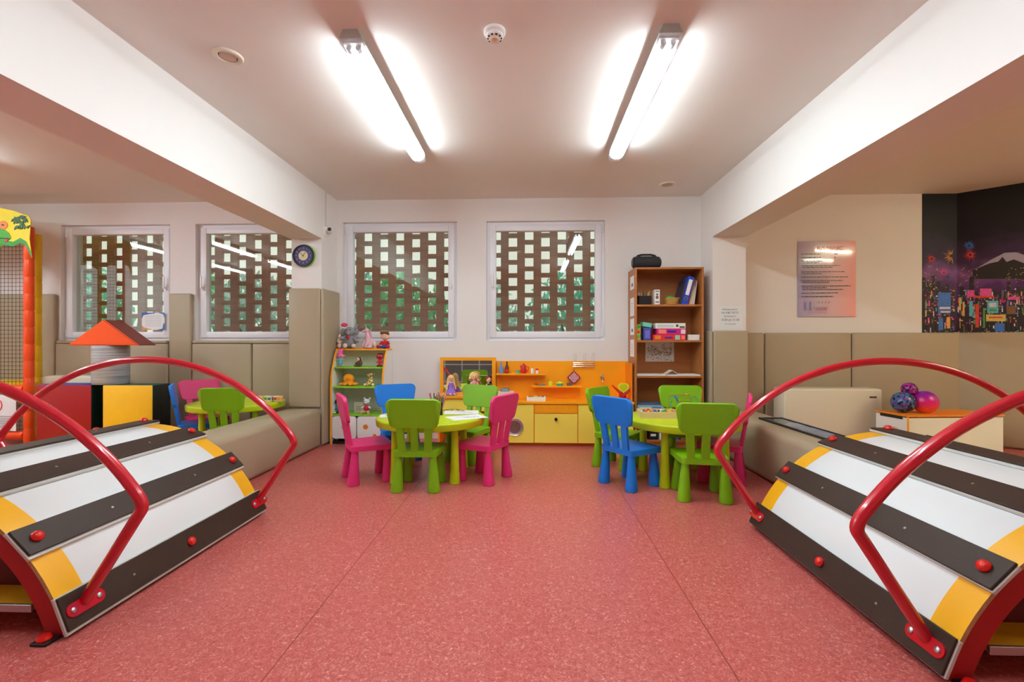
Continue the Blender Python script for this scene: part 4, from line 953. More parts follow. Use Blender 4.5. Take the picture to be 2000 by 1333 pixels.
for k in range(2):
    x0 = SX0+0.022+k*0.266
    b = thing('toy_bin', ('white toy bin with orange flower, left one under the shelf', 'white toy bin with orange flowers, right one under the shelf')[k], 'storage bin', (x0, 4.755, 0.0305), group='rolling bins under the toy shelf')
    m = MB(); m.prism(rrect(0.255, 0.235, 0.03, 5, 0.1275, 0.1475), 0, 0.014, 'XZ'); m.build('front', WHITE, b, 30)
    m = MB(); m.box((0.01, 0.014, 0.03), (0.245, 0.27, 0.20)); m.build('box', WHITE, b, 0)
    for q, (fx, fz, fr) in enumerate(((0.09, 0.155, 0.022), (0.19, 0.06, 0.018)) if k else ((0.13, 0.15, 0.024),)):
        m = MB()
        for i in range(6):
            a = i*PI/3; m.cyl((fx+fr*0.8*math.cos(a), -0.0012, fz+fr*0.8*math.sin(a)), (fx+fr*0.8*math.cos(a), -0.0002, fz+fr*0.8*math.sin(a)), fr*0.5, n=12)
        m.cyl((fx, -0.002, fz), (fx, -0.0002, fz), fr*0.6, n=12); m.build('flower_motif', ORANGE2, b, 0)
    for cx in (0.03, 0.22):
        m = MB(); m.cyl((cx-0.01, 0.05, 0.015), (cx+0.01, 0.05, 0.015), 0.015, n=14); m.build('castor', GREY, b)
# ---- plush toys
def eyes(t, x, y, z, r=0.005, dx=0.014, m_=None):
    for s in (-1, 1):
        m = MB(); m.ball((x+s*dx, y, z), r, u=10, v=7); m.build('eye', m_ or mat('eye_dark', (50, 40, 50)), t)
ZT = 1.0125; YT = 4.98
PG = mat('grey_plush', (140, 142, 144), 0.95, var=0.15, scale=90, bump=0.4); CRM = mat('cream_plush', (236, 206, 184), 0.95, bump=0.3)
t = thing('elephant_plush', 'grey plush elephant with pink flower sitting on top of the toy shelf', 'plush toy', (-1.98, YT, ZT), 0.1)
blob('body', [(0, 0, 0.075, 0.068, 0.052, 0.078), (0, -0.008, 0.188, 0.060, 0.05, 0.054), (0, -0.055, 0.185, 0, -0.075, 0.15, 0.020, 0.014), (0.05, -0.02, 0.12, 0.095, -0.04, 0.07, 0.022, 0.02), (-0.05, -0.02, 0.12, -0.10, -0.03, 0.11, 0.022, 0.02),
              (0.045, -0.02, 0.03, 0.06, -0.075, 0.03, 0.028, 0.026), (-0.045, -0.02, 0.03, -0.03, -0.08, 0.03, 0.028, 0.026), (0.055, 0.01, 0.22, 0.085, 0.01, 0.265, 0.022, 0.016)], PG, t, 0.005)
m = MB(); m.ball((-0.02, -0.108, 0.032), (0.024, 0.010, 0.026)); m.build('foot_sole', CRM, t); m = MB(); m.ball((0.07, -0.10, 0.03), (0.024, 0.010, 0.022)); m.build('foot_sole', CRM, t)
blob('ear', [(-0.072, 0.005, 0.185, 0.034, 0.012, 0.045)], PG, t); blob('ear', [(0.072, 0.005, 0.185, 0.03, 0.012, 0.04)], PG, t)
m = MB(); m.ball((0.0, -0.06, 0.128), (0.016, 0.012, 0.030)); m.build('tongue', mat('tongue_red', (200, 30, 40), 0.6), t); eyes(t, 0, -0.054, 0.205, 0.006, 0.022)
m = MB()
for k in range(9): a = k*2*PI/9; m.ball((-0.055+0.022*math.cos(a), -0.01, 0.262+0.014*math.sin(a)), (0.016, 0.008, 0.010), u=8, v=6)
m.ball((-0.055, -0.014, 0.262), 0.011); m.build('flower', mat('flower_pink', (225, 70, 110), 0.7), t)
t = thing('beige_plush', 'small beige plush pressed between elephant and column', 'plush toy', (-2.088, YT-0.02, ZT), 0.2)
blob('body', [(0, 0, 0.03, 0.022, 0.022, 0.03), (0, -0.005, 0.085, 0.026, 0.024, 0.028), (0, 0, 0.12, 0.006, 0, 0.16, 0.014, 0.008)], CRM, t, 0.005); eyes(t, 0, -0.027, 0.09, 0.004, 0.009)
PKP = mat('pink_plush', (226, 184, 192), 0.95, var=0.08, scale=80, bump=0.3)
t = thing('unicorn_plush', 'pale pink plush unicorn sitting on top of the toy shelf', 'plush toy', (-1.765, YT, ZT), -0.5)
blob('body', [(0.02, 0.01, 0.048, 0.05, 0.042, 0.052), (0, -0.01, 0.10, 0.034, 0.032, 0.05), (0, -0.012, 0.12, -0.01, -0.02, 0.185, 0.026, 0.020), (-0.008, -0.022, 0.20, 0.024, 0.026, 0.026), (-0.02, -0.03, 0.198, -0.045, -0.055, 0.185, 0.018, 0.014),
              (-0.02, -0.03, 0.09, -0.03, -0.055, 0.012, 0.013, 0.014), (0.02, -0.035, 0.09, 0.015, -0.06, 0.012, 0.013, 0.014), (0.05, -0.02, 0.02, 0.06, -0.07, 0.016, 0.02, 0.014)], PKP, t, 0.0045)
m = MB(); m.cyl((-0.012, -0.024, 0.222), (-0.020, -0.03, 0.262), 0.007, 0.001, n=10); m.build('horn', mat('horn_silver', (210, 205, 200), 0.4), t)
blob('mane', [(0.008, 0.005, 0.21, 0.02, 0.012, 0.12, 0.012, 0.012)], mat('mane_mauve', (214, 160, 180), 0.9), t)
m = MB(); m.ball((-0.030, -0.046, 0.205), 0.004); m.build('eye', mat('eye_dark', (50, 40, 50)), t)
m = MB(); m.tube([(0.055, 0.02, 0.06), (0.085, 0.0, 0.07), (0.10, -0.01, 0.03)], [0.012, 0.014, 0.008], 8); m.build('tail', mat('tail_cream', (236, 226, 200), 0.9), t)
t = thing('boy_doll', 'soft boy doll with brown hair and red shirt on shelf top', 'doll', (-1.585, YT, ZT), 0.05)
blob('body', [(0, 0, 0.135, 0.044, 0.038, 0.042), (0, -0.037, 0.128, 0.005), (0, 0, 0.05, 0.030, 0.024, 0.04), (0.044, 0, 0.13, 0.008), (-0.044, 0, 0.13, 0.008)], SKIN, t, 0.004)
blob('shirt', [(0, -0.002, 0.055, 0.033, 0.028, 0.040), (0.028, -0.004, 0.08, 0.052, -0.02, 0.045, 0.014, 0.012), (-0.028, -0.004, 0.08, -0.052, -0.02, 0.045, 0.014, 0.012)], mat('shirt_red', (190, 30, 36), 0.8), t, 0.004)
blob('trousers', [(0, -0.01, 0.018, 0.036, 0.03, 0.018), (0.02, -0.02, 0.018, 0.04, -0.06, 0.016, 0.016, 0.014), (-0.02, -0.02, 0.018, -0.04, -0.06, 0.016, 0.016, 0.014)], mat('trousers_blue', (30, 80, 170), 0.8), t, 0.004)
for s in (-1, 1):
    m = MB(); m.ball((s*0.055, -0.075, 0.022), (0.020, 0.022, 0.021)); m.build('shoe', mat('shoe_red', (180, 24, 44), 0.6), t)
els = [(0, 0.008, 0.160, 0.047, 0.038, 0.032)]
for k in range(9): els.append((-0.04+0.01*k, -0.018, 0.175+0.004*(k % 2), 0.010, 0.014, 0.014))
blob('hair', els, mat('brown_hair', (130, 72, 30), 0.8, var=0.2, scale=100), t, 0.004, 2); eyes(t, 0, -0.036, 0.14, 0.004, 0.014)
# shelf one
Z1 = 0.8185
t = thing('pink_haired_doll', 'little doll with tall pink hair and turquoise dress, upper shelf', 'doll', (-2.035, 4.86, Z1), 0.1)
blob('body', [(0, 0, 0.115, 0.036, 0.026, 0.026), (0, 0, 0.06, 0.018, 0.014, 0.03), (0.01, 0, 0.045, 0.014, -0.002, 0.004, 0.009, 0.009), (-0.01, 0, 0.045, -0.014, -0.002, 0.004, 0.009, 0.009), (0.012, 0, 0.08, 0.05, -0.006, 0.068, 0.007, 0.006), (-0.012, 0, 0.08, -0.05, -0.006, 0.068, 0.007, 0.006), (0.042, 0, 0.118, 0.012, 0.006, 0.012), (-0.042, 0, 0.118, 0.012, 0.006, 0.012)], mat('doll_pink_skin', (236, 140, 160), 0.6), t, 0.0035)
m = MB(); m.lathe([(0.030, 0.028), (0.020, 0.055), (0.018, 0.085), (0.010, 0.092)], n=18); m.build('dress', mat('turquoise_cloth', (70, 180, 195), 0.7), t)
blob('hair', [(0, 0.004, 0.142, 0.030, 0.024, 0.016)]+[(0.010*math.cos(k*1.3), 0.003, 0.14, 0.022*math.cos(k*1.3), 0.01*math.sin(k*1.3), 0.185+0.004*(k % 3), 0.011, 0.005) for k in range(6)], mat('hair_hotpink', (240, 80, 170), 0.8), t, 0.0035, 2); eyes(t, 0, -0.025, 0.117, 0.006, 0.014, mat('eye_purple', (70, 50, 120), 0.3))
BRP = mat('brown_plush', (96, 74, 56), 0.95, var=0.3, scale=80, bump=0.4)
t = thing('monkey_plush', 'small brown plush monkey in the middle of upper shelf', 'plush toy', (-1.825, 4.87, Z1), -0.4)
blob('body', [(0, 0, 0.034, 0.030, 0.028, 0.034), (0.004, -0.008, 0.082, 0.026, 0.024, 0.024), (0.02, -0.01, 0.05, 0.045, -0.035, 0.02, 0.010, 0.009), (-0.02, -0.01, 0.05, -0.035, -0.035, 0.03, 0.010, 0.009), (0.015, -0.01, 0.012, 0.035, -0.05, 0.010, 0.012, 0.010), (-0.015, -0.01, 0.012, -0.035, -0.05, 0.010, 0.012, 0.010)], BRP, t, 0.004)
m = MB(); m.ball((0.004, -0.028, 0.080), (0.018, 0.010, 0.017)); m.build('face', CRM, t); eyes(t, 0.004, -0.037, 0.085, 0.003, 0.007)
for s in (-1, 1): m = MB(); m.ball((0.004+s*0.028, -0.005, 0.088), (0.009, 0.005, 0.010)); m.build('ear', CRM, t)
m = MB(); m.tube([(-0.02, 0.01, 0.02), (-0.05, 0, 0.012), (-0.075, -0.01, 0.02)], [0.007, 0.007, 0.005], 8); m.build('tail', mat('ochre_plush', (170, 140, 80), 0.9), t)
t = thing('red_figure', 'red and black big headed toy figure at right of upper shelf', 'toy figure', (-1.605, 4.87, Z1), -0.2)
RF = mat('figure_red', (205, 24, 44), 0.45); BF = mat('figure_black', (30, 22, 30), 0.45)
blob('body', [(0, 0, 0.108, 0.040, 0.034, 0.035), (0, 0, 0.055, 0.018, 0.014, 0.024), (0.01, 0, 0.035, 0.018, -0.004, 0.006, 0.010, 0.012), (-0.01, 0, 0.035, -0.018, -0.004, 0.006, 0.010, 0.012), (0.015, 0, 0.065, 0.038, -0.008, 0.04, 0.008, 0.008), (-0.015, 0, 0.065, -0.038, -0.008, 0.04, 0.008, 0.008)], RF, t, 0.0035)
m = MB(); m.ball((0, 0.006, 0.128), (0.035, 0.030, 0.020)); m.build('cap', BF, t)
for s in (-1, 1):
    m = MB(); m.ball((s*0.014, -0.030, 0.104), (0.010, 0.005, 0.011)); m.build('eye', BF, t)
    m = MB(); m.ball((s*0.018, -0.012, 0.008), (0.014, 0.02, 0.008)); m.build('shoe', BF, t)
# shelf two
Z2 = 0.6125
t = thing('octopus_plush', 'orange plush octopus spread on the middle green shelf', 'plush toy', (-1.945, 4.865, Z2))
OP = mat('orange_plush', (250, 156, 24), 0.95, var=0.06, bump=0.3, scale=90)
els = [(0, 0, 0.078, 0.060, 0.050, 0.052), (0, 0, 0.04, 0.05, 0.045, 0.03)]
for k in range(8):
    a = k*PI/4+PI/8; els.append((0.04*math.cos(a), 0.035*math.sin(a), 0.022, 0.105*math.cos(a), 0.062*math.sin(a), 0.016, 0.019, 0.014))
blob('body', els, OP, t, 0.005); eyes(t, 0.012, -0.049, 0.074, 0.004, 0.016)
m = MB(); m.tube([(0.004, -0.052, 0.064), (0.012, -0.0535, 0.059), (0.020, -0.052, 0.064)], 0.002, 6); m.build('mouth', mat('mouth_red', (200, 40, 40), 0.5), t)
def spot_mat():
    m = bpy.data.materials.new('spotted_plush'); m.use_nodes = True; nt = m.node_tree; N = nt.nodes; L = nt.links; p = N['Principled BSDF']
    v = N.new('ShaderNodeTexVoronoi'); v.inputs['Scale'].default_value = 55; tc_ = N.new('ShaderNodeTexCoord'); r = N.new('ShaderNodeValToRGB')
    r.color_ramp.elements[0].position = 0.42; r.color_ramp.elements[0].color = s2l((110, 70, 20))+(1,); r.color_ramp.elements[1].position = 0.5; r.color_ramp.elements[1].color = s2l((232, 205, 130))+(1,)
    L.new(tc_.outputs['Object'], v.inputs['Vector']); L.new(v.outputs['Distance'], r.inputs[0]); L.new(r.outputs[0], p.inputs['Base Color']); p.inputs['Roughness'].default_value = 0.9; return m
SPOT = spot_mat()
t = thing('giraffe_plush', 'small spotted plush giraffe on the middle green shelf', 'plush toy', (-1.70, 4.865, Z2), -0.1)
blob('body', [(0, 0, 0.04, 0.032, 0.028, 0.040), (0, -0.004, 0.075, 0, -0.01, 0.105, 0.020, 0.018), (0, -0.015, 0.112, 0.024, 0.026, 0.022), (0.016, -0.014, 0.128, 0.02, -0.012, 0.15, 0.006, 0.005), (-0.016, -0.014, 0.128, -0.02, -0.012, 0.15, 0.006, 0.005), (0.026, -0.01, 0.112, 0.044, -0.006, 0.122, 0.008, 0.005), (-0.026, -0.01, 0.112, -0.044, -0.006, 0.122, 0.008, 0.005),
              (0.02, -0.01, 0.06, 0.035, -0.035, 0.03, 0.010, 0.010), (-0.02, -0.01, 0.06, -0.035, -0.035, 0.03, 0.010, 0.010), (0.02, -0.01, 0.014, 0.042, -0.045, 0.014, 0.014, 0.013), (-0.02, -0.01, 0.014, -0.042, -0.045, 0.014, 0.014, 0.013)], SPOT, t, 0.004)
for s in (-1, 1): m = MB(); m.ball((s*0.046, -0.054, 0.016), 0.015); m.build('foot', CRM, t)
eyes(t, 0, -0.038, 0.118, 0.0035, 0.010)
# shelf three
Z3 = 0.3155
t = thing('dog_plush', 'small black and white plush puppy in blue on lowest green shelf', 'plush toy', (-2.03, 4.84, Z3), 0.1)
blob('body', [(0, 0, 0.05, 0.028, 0.024, 0.035), (0, -0.004, 0.125, 0.034, 0.030, 0.030), (0.018, -0.01, 0.02, 0.035, -0.04, 0.016, 0.014, 0.013), (-0.018, -0.01, 0.02, -0.035, -0.04, 0.016, 0.014, 0.013)], mat('black_plush', (28, 28, 34), 0.9, bump=0.3), t, 0.004)
blob('ear', [(-0.034, 0, 0.15, -0.046, -0.005, 0.11, 0.012, 0.014)], mat('black_plush', (28, 28, 34)), t, 0.004); blob('ear', [(0.034, 0, 0.15, 0.046, -0.005, 0.11, 0.012, 0.014)], mat('black_plush', (28, 28, 34)), t, 0.004)
blob('muzzle', [(0, -0.026, 0.118, 0.022, 0.016, 0.018), (0, -0.024, 0.14, 0.014, 0.010, 0.014)], WHITE, t, 0.004); eyes(t, 0, -0.036, 0.140, 0.004, 0.008)
blob('jumper', [(0, -0.002, 0.055, 0.032, 0.028, 0.034), (0.024, 0, 0.075, 0.05, -0.01, 0.045, 0.010, 0.010), (-0.024, 0, 0.075, -0.05, -0.01, 0.045, 0.010, 0.010)], mat('jumper_blue', (60, 130, 180), 0.9), t, 0.004)
m = MB(); m.ball((0.04, -0.055, 0.016), (0.016, 0.02, 0.014)); m.build('shoe', mat('shoe_yellow', (225, 205, 120), 0.6), t); m = MB(); m.ball((-0.04, -0.055, 0.016), (0.016, 0.02, 0.014)); m.build('shoe', mat('shoe_yellow', (225, 205, 120)), t)
t = thing('mouse_plush', 'white plush mouse in red vest on the lowest green shelf', 'plush toy', (-1.735, 4.84, Z3), -0.15)
WPL = mat('white_plush', (222, 220, 220), 0.95, bump=0.3)
blob('body', [(0, 0, 0.05, 0.032, 0.028, 0.04), (0, -0.006, 0.128, 0.034, 0.030, 0.030), (0, -0.03, 0.12, 0, -0.045, 0.116, 0.014, 0.009), (0.026, 0, 0.15, 0.036, 0, 0.170, 0.010, 0.013), (-0.026, 0, 0.15, -0.036, 0, 0.170, 0.010, 0.013), (0.024, -0.01, 0.075, 0.055, -0.03, 0.06, 0.011, 0.010), (-0.024, -0.01, 0.075, -0.055, -0.03, 0.06, 0.011, 0.010)], WPL, t, 0.004)
blob('vest', [(0, -0.003, 0.058, 0.036, 0.032, 0.036)], mat('vest_red', (196, 34, 50), 0.8), t, 0.004)
blob('leg', [(0.02, -0.01, 0.016, 0.045, -0.055, 0.016, 0.016, 0.018)], mat('tan_plush', (214, 168, 110), 0.9), t, 0.004); blob('leg', [(-0.02, -0.01, 0.016, -0.045, -0.055, 0.016, 0.016, 0.018)], mat('tan_plush', (214, 168, 110)), t, 0.004); eyes(t, 0, -0.036, 0.136, 0.004, 0.010)
part_thing('greeting_card', 'pale printed card standing behind the white mouse plush', 'card', (-1.86, 4.93, Z3), [('card', lambda m: m.prism([(-0.05, 0), (0.05, 0), (0.05, 0.11), (-0.05, 0.11)], 0, 0.003, 'XZ'), mat('card_cream', (226, 220, 206), 0.8)), ('print', lambda m: [m.box((-0.035, -0.001, 0.02+0.018*q), (0.03, -0.0002, 0.026+0.018*q)) for q in range(3)], mat('print_brown', (150, 110, 90), 0.8))])

# ================================================================== LEFT BAY
# soft blocks with tower
def softblock(name, label, a, b, ms, rz=0.0):
    c = Vector(((a[0]+b[0])/2, (a[1]+b[1])/2, a[2])); m = MB()
    m.box(Vector(a)-c, Vector(b)-c, 0.012, 2)
    m.bm.normal_update()
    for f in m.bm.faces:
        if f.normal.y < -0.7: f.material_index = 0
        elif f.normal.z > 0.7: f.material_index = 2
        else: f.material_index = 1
    o = m.build(name, ms, smooth=40, loc=c); o.rotation_euler = (0, 0, rz); return tag(o, label, 'foam block', 'foam building blocks')
V_ = lambda n, c_: mat('vinyl_'+n, c_, 0.45, spec=0.4, var=0.04)
YB = 4.40
xa, xb = at(70, 800, Y=YB).x, at(178, 800, Y=YB).x
softblock('foam_block', 'tall red foam block with blue top beside the netted frame', (xa, YB, 0), (xb, YB+0.24, 0.655), [V_('red', (150, 6, 10)), V_('dark_green', (8, 34, 26)), V_('blue', (40, 60, 150))])
xc, xd = at(204, 800, Y=YB).x, at(300, 800, Y=YB).x
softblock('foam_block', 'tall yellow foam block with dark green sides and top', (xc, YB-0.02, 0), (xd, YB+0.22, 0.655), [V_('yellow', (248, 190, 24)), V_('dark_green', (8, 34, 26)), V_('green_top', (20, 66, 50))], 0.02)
def ringed():
    m = bpy.data.materials.new('silver_ribbed_vinyl'); m.use_nodes = True; nt = m.node_tree; N = nt.nodes; L = nt.links; p = N['Principled BSDF']
    tc_ = N.new('ShaderNodeTexCoord'); mp = N.new('ShaderNodeMapping'); mp.inputs['Scale'].default_value = (1.5, 1.5, 60); no = N.new('ShaderNodeTexNoise'); no.inputs['Scale'].default_value = 1.6; no.inputs['Detail'].default_value = 3
    r = N.new('ShaderNodeValToRGB'); r.color_ramp.elements[0].position = 0.35; r.color_ramp.elements[0].color = s2l((150, 152, 156))+(1,); r.color_ramp.elements[1].position = 0.65; r.color_ramp.elements[1].color = s2l((196, 198, 202))+(1,)
    L.new(tc_.outputs['Object'], mp.inputs[0]); L.new(mp.outputs[0], no.inputs['Vector']); L.new(no.outputs['Fac'], r.inputs[0]); L.new(r.outputs[0], p.inputs['Base Color']); p.inputs['Roughness'].default_value = 0.38
    b = N.new('ShaderNodeBump'); b.inputs['Strength'].default_value = 0.4; b.inputs['Distance'].default_value = 0.004; L.new(no.outputs['Fac'], b.inputs['Height']); L.new(b.outputs[0], p.inputs['Normal']); return m
xm = at(211.5, 720, Y=YB+0.1).x
m = MB(); m.lathe([(0, 0), (0.145, 0), (0.153, 0.012), (0.153, 0.383), (0.145, 0.392), (0, 0.392)], n=48); o = m.build('foam_cylinder', ringed(), loc=(xm, YB+0.13, 0.656)); tag(o, 'silver grey foam cylinder standing across the two foam blocks', 'foam block', 'foam building blocks')
m = MB(); m.prism([(-0.375, 0), (0.375, 0), (0.0, 0.262)], -0.11, 0.11, 'XZ'); 
bmesh.ops.bevel(m.bm, geom=m.bm.edges[:], offset=0.008, segments=2, affect='EDGES'); m.bm.normal_update()
for f in m.bm.faces: f.material_index = 0 if abs(f.normal.y) > 0.7 else 1
o = m.build('foam_roof', [V_('orange', (240, 84, 12)), V_('maroon', (122, 44, 36))], smooth=40, loc=(xm+0.04, YB+0.11, 1.0485)); o.rotation_euler = (0, 0, 0.0); tag(o, 'orange triangular foam roof on top of the silver cylinder', 'foam block', 'foam building blocks')
# heater left
def heater(x0, x1, y0, z0, z1, label):
    t = thing('wall_heater', label, 'heater', ((x0+x1)/2, y0, 0)); w_ = x1-x0
    m = MB(); m.box((-w_/2, 0, z0), (w_/2, 0.22, z1), 0.018, 3); m.build('casing', CREAM, t, 40)
    m = MB(); m.box((-w_/2+0.02, 0.03, z1-0.001), (w_/2-0.02, 0.19, z1+0.004)); m.build('top_grille', mat('grille_cream', (206, 198, 178), 0.5), t, 0)
    m = MB(); m.box((w_/2-0.13, -0.0012, z1-0.09), (w_/2-0.06, 0.0, z1-0.072)); m.build('badge', mat('badge_grey', (90, 84, 76), 0.5), t, 0)
    for x in (-w_/2+0.08, w_/2-0.08): m = MB(); m.box((x-0.02, 0.05, 0), (x+0.02, 0.18, z0+0.01)); m.build('foot', BLACK, t, 0)
heater(-5.35, -4.55, 4.79, 0.05, 0.71, 'cream wall heater partly hidden behind the foam blocks')
heater(2.60, 3.57, 4.72, 0.05, 0.607, 'wide cream wall heater standing against the right padding')
# netted play frame
OPV = mat('orange_vinyl', (230, 74, 14), 0.42, spec=0.4); YPV = mat('yellow_vinyl', (236, 190, 14), 0.42, spec=0.4)
t = thing('netted_play_frame', 'netted soft play frame with orange and yellow padded posts', 'play frame', (-5.27, 4.62, 0))
def padpost(nm, p0, p1, r, mm, n=11):
    p0 = Vector(p0); p1 = Vector(p1); m = MB(); prof = []; L_ = (p1-p0).length; s = L_/n
    for k in range(n):
        z0 = k*s; prof += [(r*0.90, z0), (r, z0+0.012), (r, z0+s-0.012), (r*0.90, z0+s-0.001)]
    M = Matrix.Translation(p0) @ (p1-p0).to_track_quat('Z', 'Y').to_matrix().to_4x4()
    m.lathe([(0, 0)]+prof+[(0, L_)], n=20, M=M); return m.build(nm, mm, t)
padpost('post', (0, 0, 0), (0, 0, 2.30), 0.043, OPV, 13); padpost('post', (-0.095, 0.16, 0), (-0.095, 0.16, 2.26), 0.043, YPV, 13)
padpost('post', (-1.45, 0, 0), (-1.45, 0, 2.30), 0.048, OPV, 13)
padpost('rail', (-1.41, 0, 0.10), (-0.04, 0, 0.10), 0.045, OPV, 8); padpost('rail', (-1.41, 0, 0.585), (-0.04, 0, 0.585), 0.045, OPV, 8); padpost('rail', (-1.41, 0, 2.27), (-0.04, 0, 2.27), 0.045, YPV, 8)
m = MB(); m.box((-1.40, 0.05, 0.60), (-0.05, 0.40, 0.66), 0.015); m.build('deck', YPV, t)
m = MB(); NET = mat('net_cord', (26, 26, 26), 0.8)
x = -0.06
while x > -1.4: m.cyl((x, 0, 0.14), (x, 0, 2.24), 0.0022, n=4, caps=False); x -= 0.042
z = 0.16
while z < 2.24: m.cyl((-1.4, 0.001, z), (-0.05, 0.001, z), 0.0022, n=4, caps=False); z += 0.042
m.build('net', NET, t, 0)
# banner with generic frog
BY_ = mat('banner_yellow', (236, 214, 20), 0.5, var=0.15, scale=6); BG_ = mat('banner_green', (60, 150, 30), 0.5, var=0.2, scale=20); BD_ = mat('banner_dark_green', (20, 84, 44), 0.5)
m = MB(); pts = [(0.06, 2.40), (0.09, 2.36), (0.075, 2.16), (0.10, 1.96), (0.045, 2.08), (-0.02, 2.12), (-0.10, 2.08), (-0.20, 2.10), (-0.34, 2.02), (-0.5, 2.12), (-0.8, 2.04), (-1.1, 2.12), (-1.45, 2.08), (-1.45, 2.56), (-0.35, 2.51), (-0.1, 2.455)]
m.prism(pts, -0.062, -0.056, 'XZ'); bn = m.build('banner', BY_, t, 0)
m = MB(); lo = [(0.10, 1.96), (0.045, 2.08), (-0.02, 2.12), (-0.10, 2.08), (-0.20, 2.10), (-0.34, 2.02), (-0.5, 2.12), (-0.8, 2.04)]
for (xa_, za_), (xb_, zb_) in zip(lo, lo[1:]): m.quad([(xa_, -0.0645, za_), (xb_, -0.0645, zb_), (xb_, -0.0645, zb_+0.05), (xa_, -0.0645, za_+0.05)])
m.build('banner_border', mat('banner_edge_green', (40, 140, 50), 0.5), bn, 0)
m = MB(); m.prism([(-0.18, 2.12), (-0.12, 2.17), (-0.14, 2.22), (-0.25, 2.30), (-0.36, 2.33), (-0.47, 2.30), (-0.5, 2.2), (-0.4, 2.12), (-0.3, 2.09)], -0.0665, -0.0650, 'XZ'); m.build('frog_head', BG_, bn, 0)
for fx, fz, fr in ((-0.205, 2.305, 0.045), (-0.32, 2.345, 0.045)):
    m = MB(); m.mi = 0; m.cyl((fx, -0.062, fz), (fx, -0.069, fz), fr, n=22); m.mi = 1; m.cyl((fx+0.004, -0.069, fz), (fx+0.004, -0.071, fz-0.004), fr*0.25, n=12); m.build('frog_eye', [mat('frog_eye', (226, 130, 70), 0.5), INK], bn, 0)
m = MB(); m.tube([(-0.13, -0.068, 2.16), (-0.25, -0.068, 2.17), (-0.37, -0.068, 2.22), (-0.47, -0.068, 2.27)], 0.005, 6); m.build('frog_mouth', BD_, bn)
m = MB(); m.prism([(-0.15, 2.17), (-0.19, 2.17), (-0.185, 2.13), (-0.155, 2.13)], -0.0705, -0.0665, 'XZ'); m.build('frog_tongue', mat('tongue_pink', (190, 60, 90), 0.5), bn, 0)
m = MB(); rnd = random.Random(2)
for k in range(40):
    a = rnd.uniform(0, 6.3); p = Vector((rnd.uniform(-0.09, 0.05), 0, rnd.uniform(2.27, 2.40))); l = rnd.uniform(0.03, 0.06)
    d_ = Vector((math.cos(a), 0, math.sin(a)))*l; n_ = Vector((-d_.z, 0, d_.x))*0.2
    m.prism([(p.x, p.z), (p.x+d_.x/2+n_.x, p.z+d_.z/2+n_.z), (p.x+d_.x, p.z+d_.z), (p.x+d_.x/2-n_.x, p.z+d_.z/2-n_.z)], -0.068-0.0001*k, -0.0630, 'XZ')
m.build('printed_leaves', BD_, bn, 0)
# white rules sheet tied in the net
t = thing('rules_sheet', 'white sheet with red drawing tied to the lower net', 'sign', (-5.49, 4.585, 0.36))
m = MB(); m.box((-0.16, -0.002, -0.21), (0.12, 0, 0.17)); m.build('sheet', PAPER, t, 0)
m = MB(); m.tube([(-0.10+0.07*math.cos(a/6*PI), -0.004, 0.06+0.07*math.sin(a/6*PI)) for a in range(13)], 0.005, 6); m.build('red_sketch', tc[0], t)
m = MB()
for q in range(7): m.box((-0.13, -0.0032, -0.06-0.018*q), (0.07-0.02*(q % 3), -0.0021, -0.055-0.018*q))
m.build('print', INK, t, 0)
# certificate on the window
c = at(300.5, 628, Y=5.10)
t = thing('window_certificate', 'small framed certificate with blue corners in the far left window', 'certificate', (c.x, 5.093, c.z))
m = MB(); m.box((-0.135, -0.002, -0.10), (0.135, 0, 0.10)); m.build('sheet', PAPER, t, 0)
for nm, mm, ps in (('corner_motif', mat('cert_blue', (60, 110, 180), 0.6), [(-0.135, 0.10), (-0.135, 0.03), (-0.115, 0.07), (-0.04, 0.085), (0.02, 0.092), (0.02, 0.10)]), ('corner_motif', mat('cert_blue', (60, 110, 180)), [(0.135, -0.10), (0.04, -0.10), (0.11, -0.085), (0.12, -0.03), (0.135, -0.02)]), ('corner_motif', mat('cert_orange', (220, 150, 80), 0.6), [(-0.135, -0.10), (-0.135, -0.045), (-0.11, -0.07), (-0.05, -0.085), (0.0, -0.10)]), ('corner_motif', mat('cert_blue', (60, 110, 180)), [(0.135, 0.10), (0.135, 0.04), (0.12, 0.08), (0.06, 0.10)])):
    m = MB(); m.prism(ps, -0.0032, -0.0022, 'XZ'); m.build(nm, mm, t, 0)
m = MB()
for q in range(6): m.box((-0.095, -0.0032, 0.055-0.022*q), (0.095, -0.0022, 0.0575-0.022*q))
m.build('ruled_lines', mat('cert_lines', (150, 150, 160), 0.6), t, 0)
# clock
t = thing('wall_clock', 'round purple clock with black and green rim on the left column', 'clock', (-2.345, 4.69, 1.985))
Mc = Matrix.Rotation(PI/2, 4, 'X')
m = MB(); m.lathe([(0, 0.0), (0.118, 0.0), (0.120, 0.012), (0.116, 0.026), (0, 0.026)], n=48, M=Mc); m.build('case', mat('clock_green', (110, 180, 50), 0.4), t)
m = MB(); m.lathe([(0.098, 0.027), (0.101, 0.036), (0.112, 0.036), (0.116, 0.026)], n=48, M=Mc); m.build('bezel', BLACK, t)
m = MB(); m.lathe([(0, 0.0275), (0.1, 0.0275)], n=48, M=Mc); m.build('dial', mat('dial_purple', (74, 62, 110), 0.5), t)
m = MB(); m.lathe([(0, 0.0285), (0.05, 0.0285), (0.05, 0.0275)], n=40, M=Mc); m.build('dial_centre', mat('dial_cream', (214, 206, 160), 0.5), t)
for k in range(12):
    a = PI/2-2*PI*(k+1)/12; text(str(k+1), 0.026, mat('numeral_lilac', (176, 168, 200), 0.5), t, (0.076*math.cos(a), -0.029, 0.076*math.sin(a)))
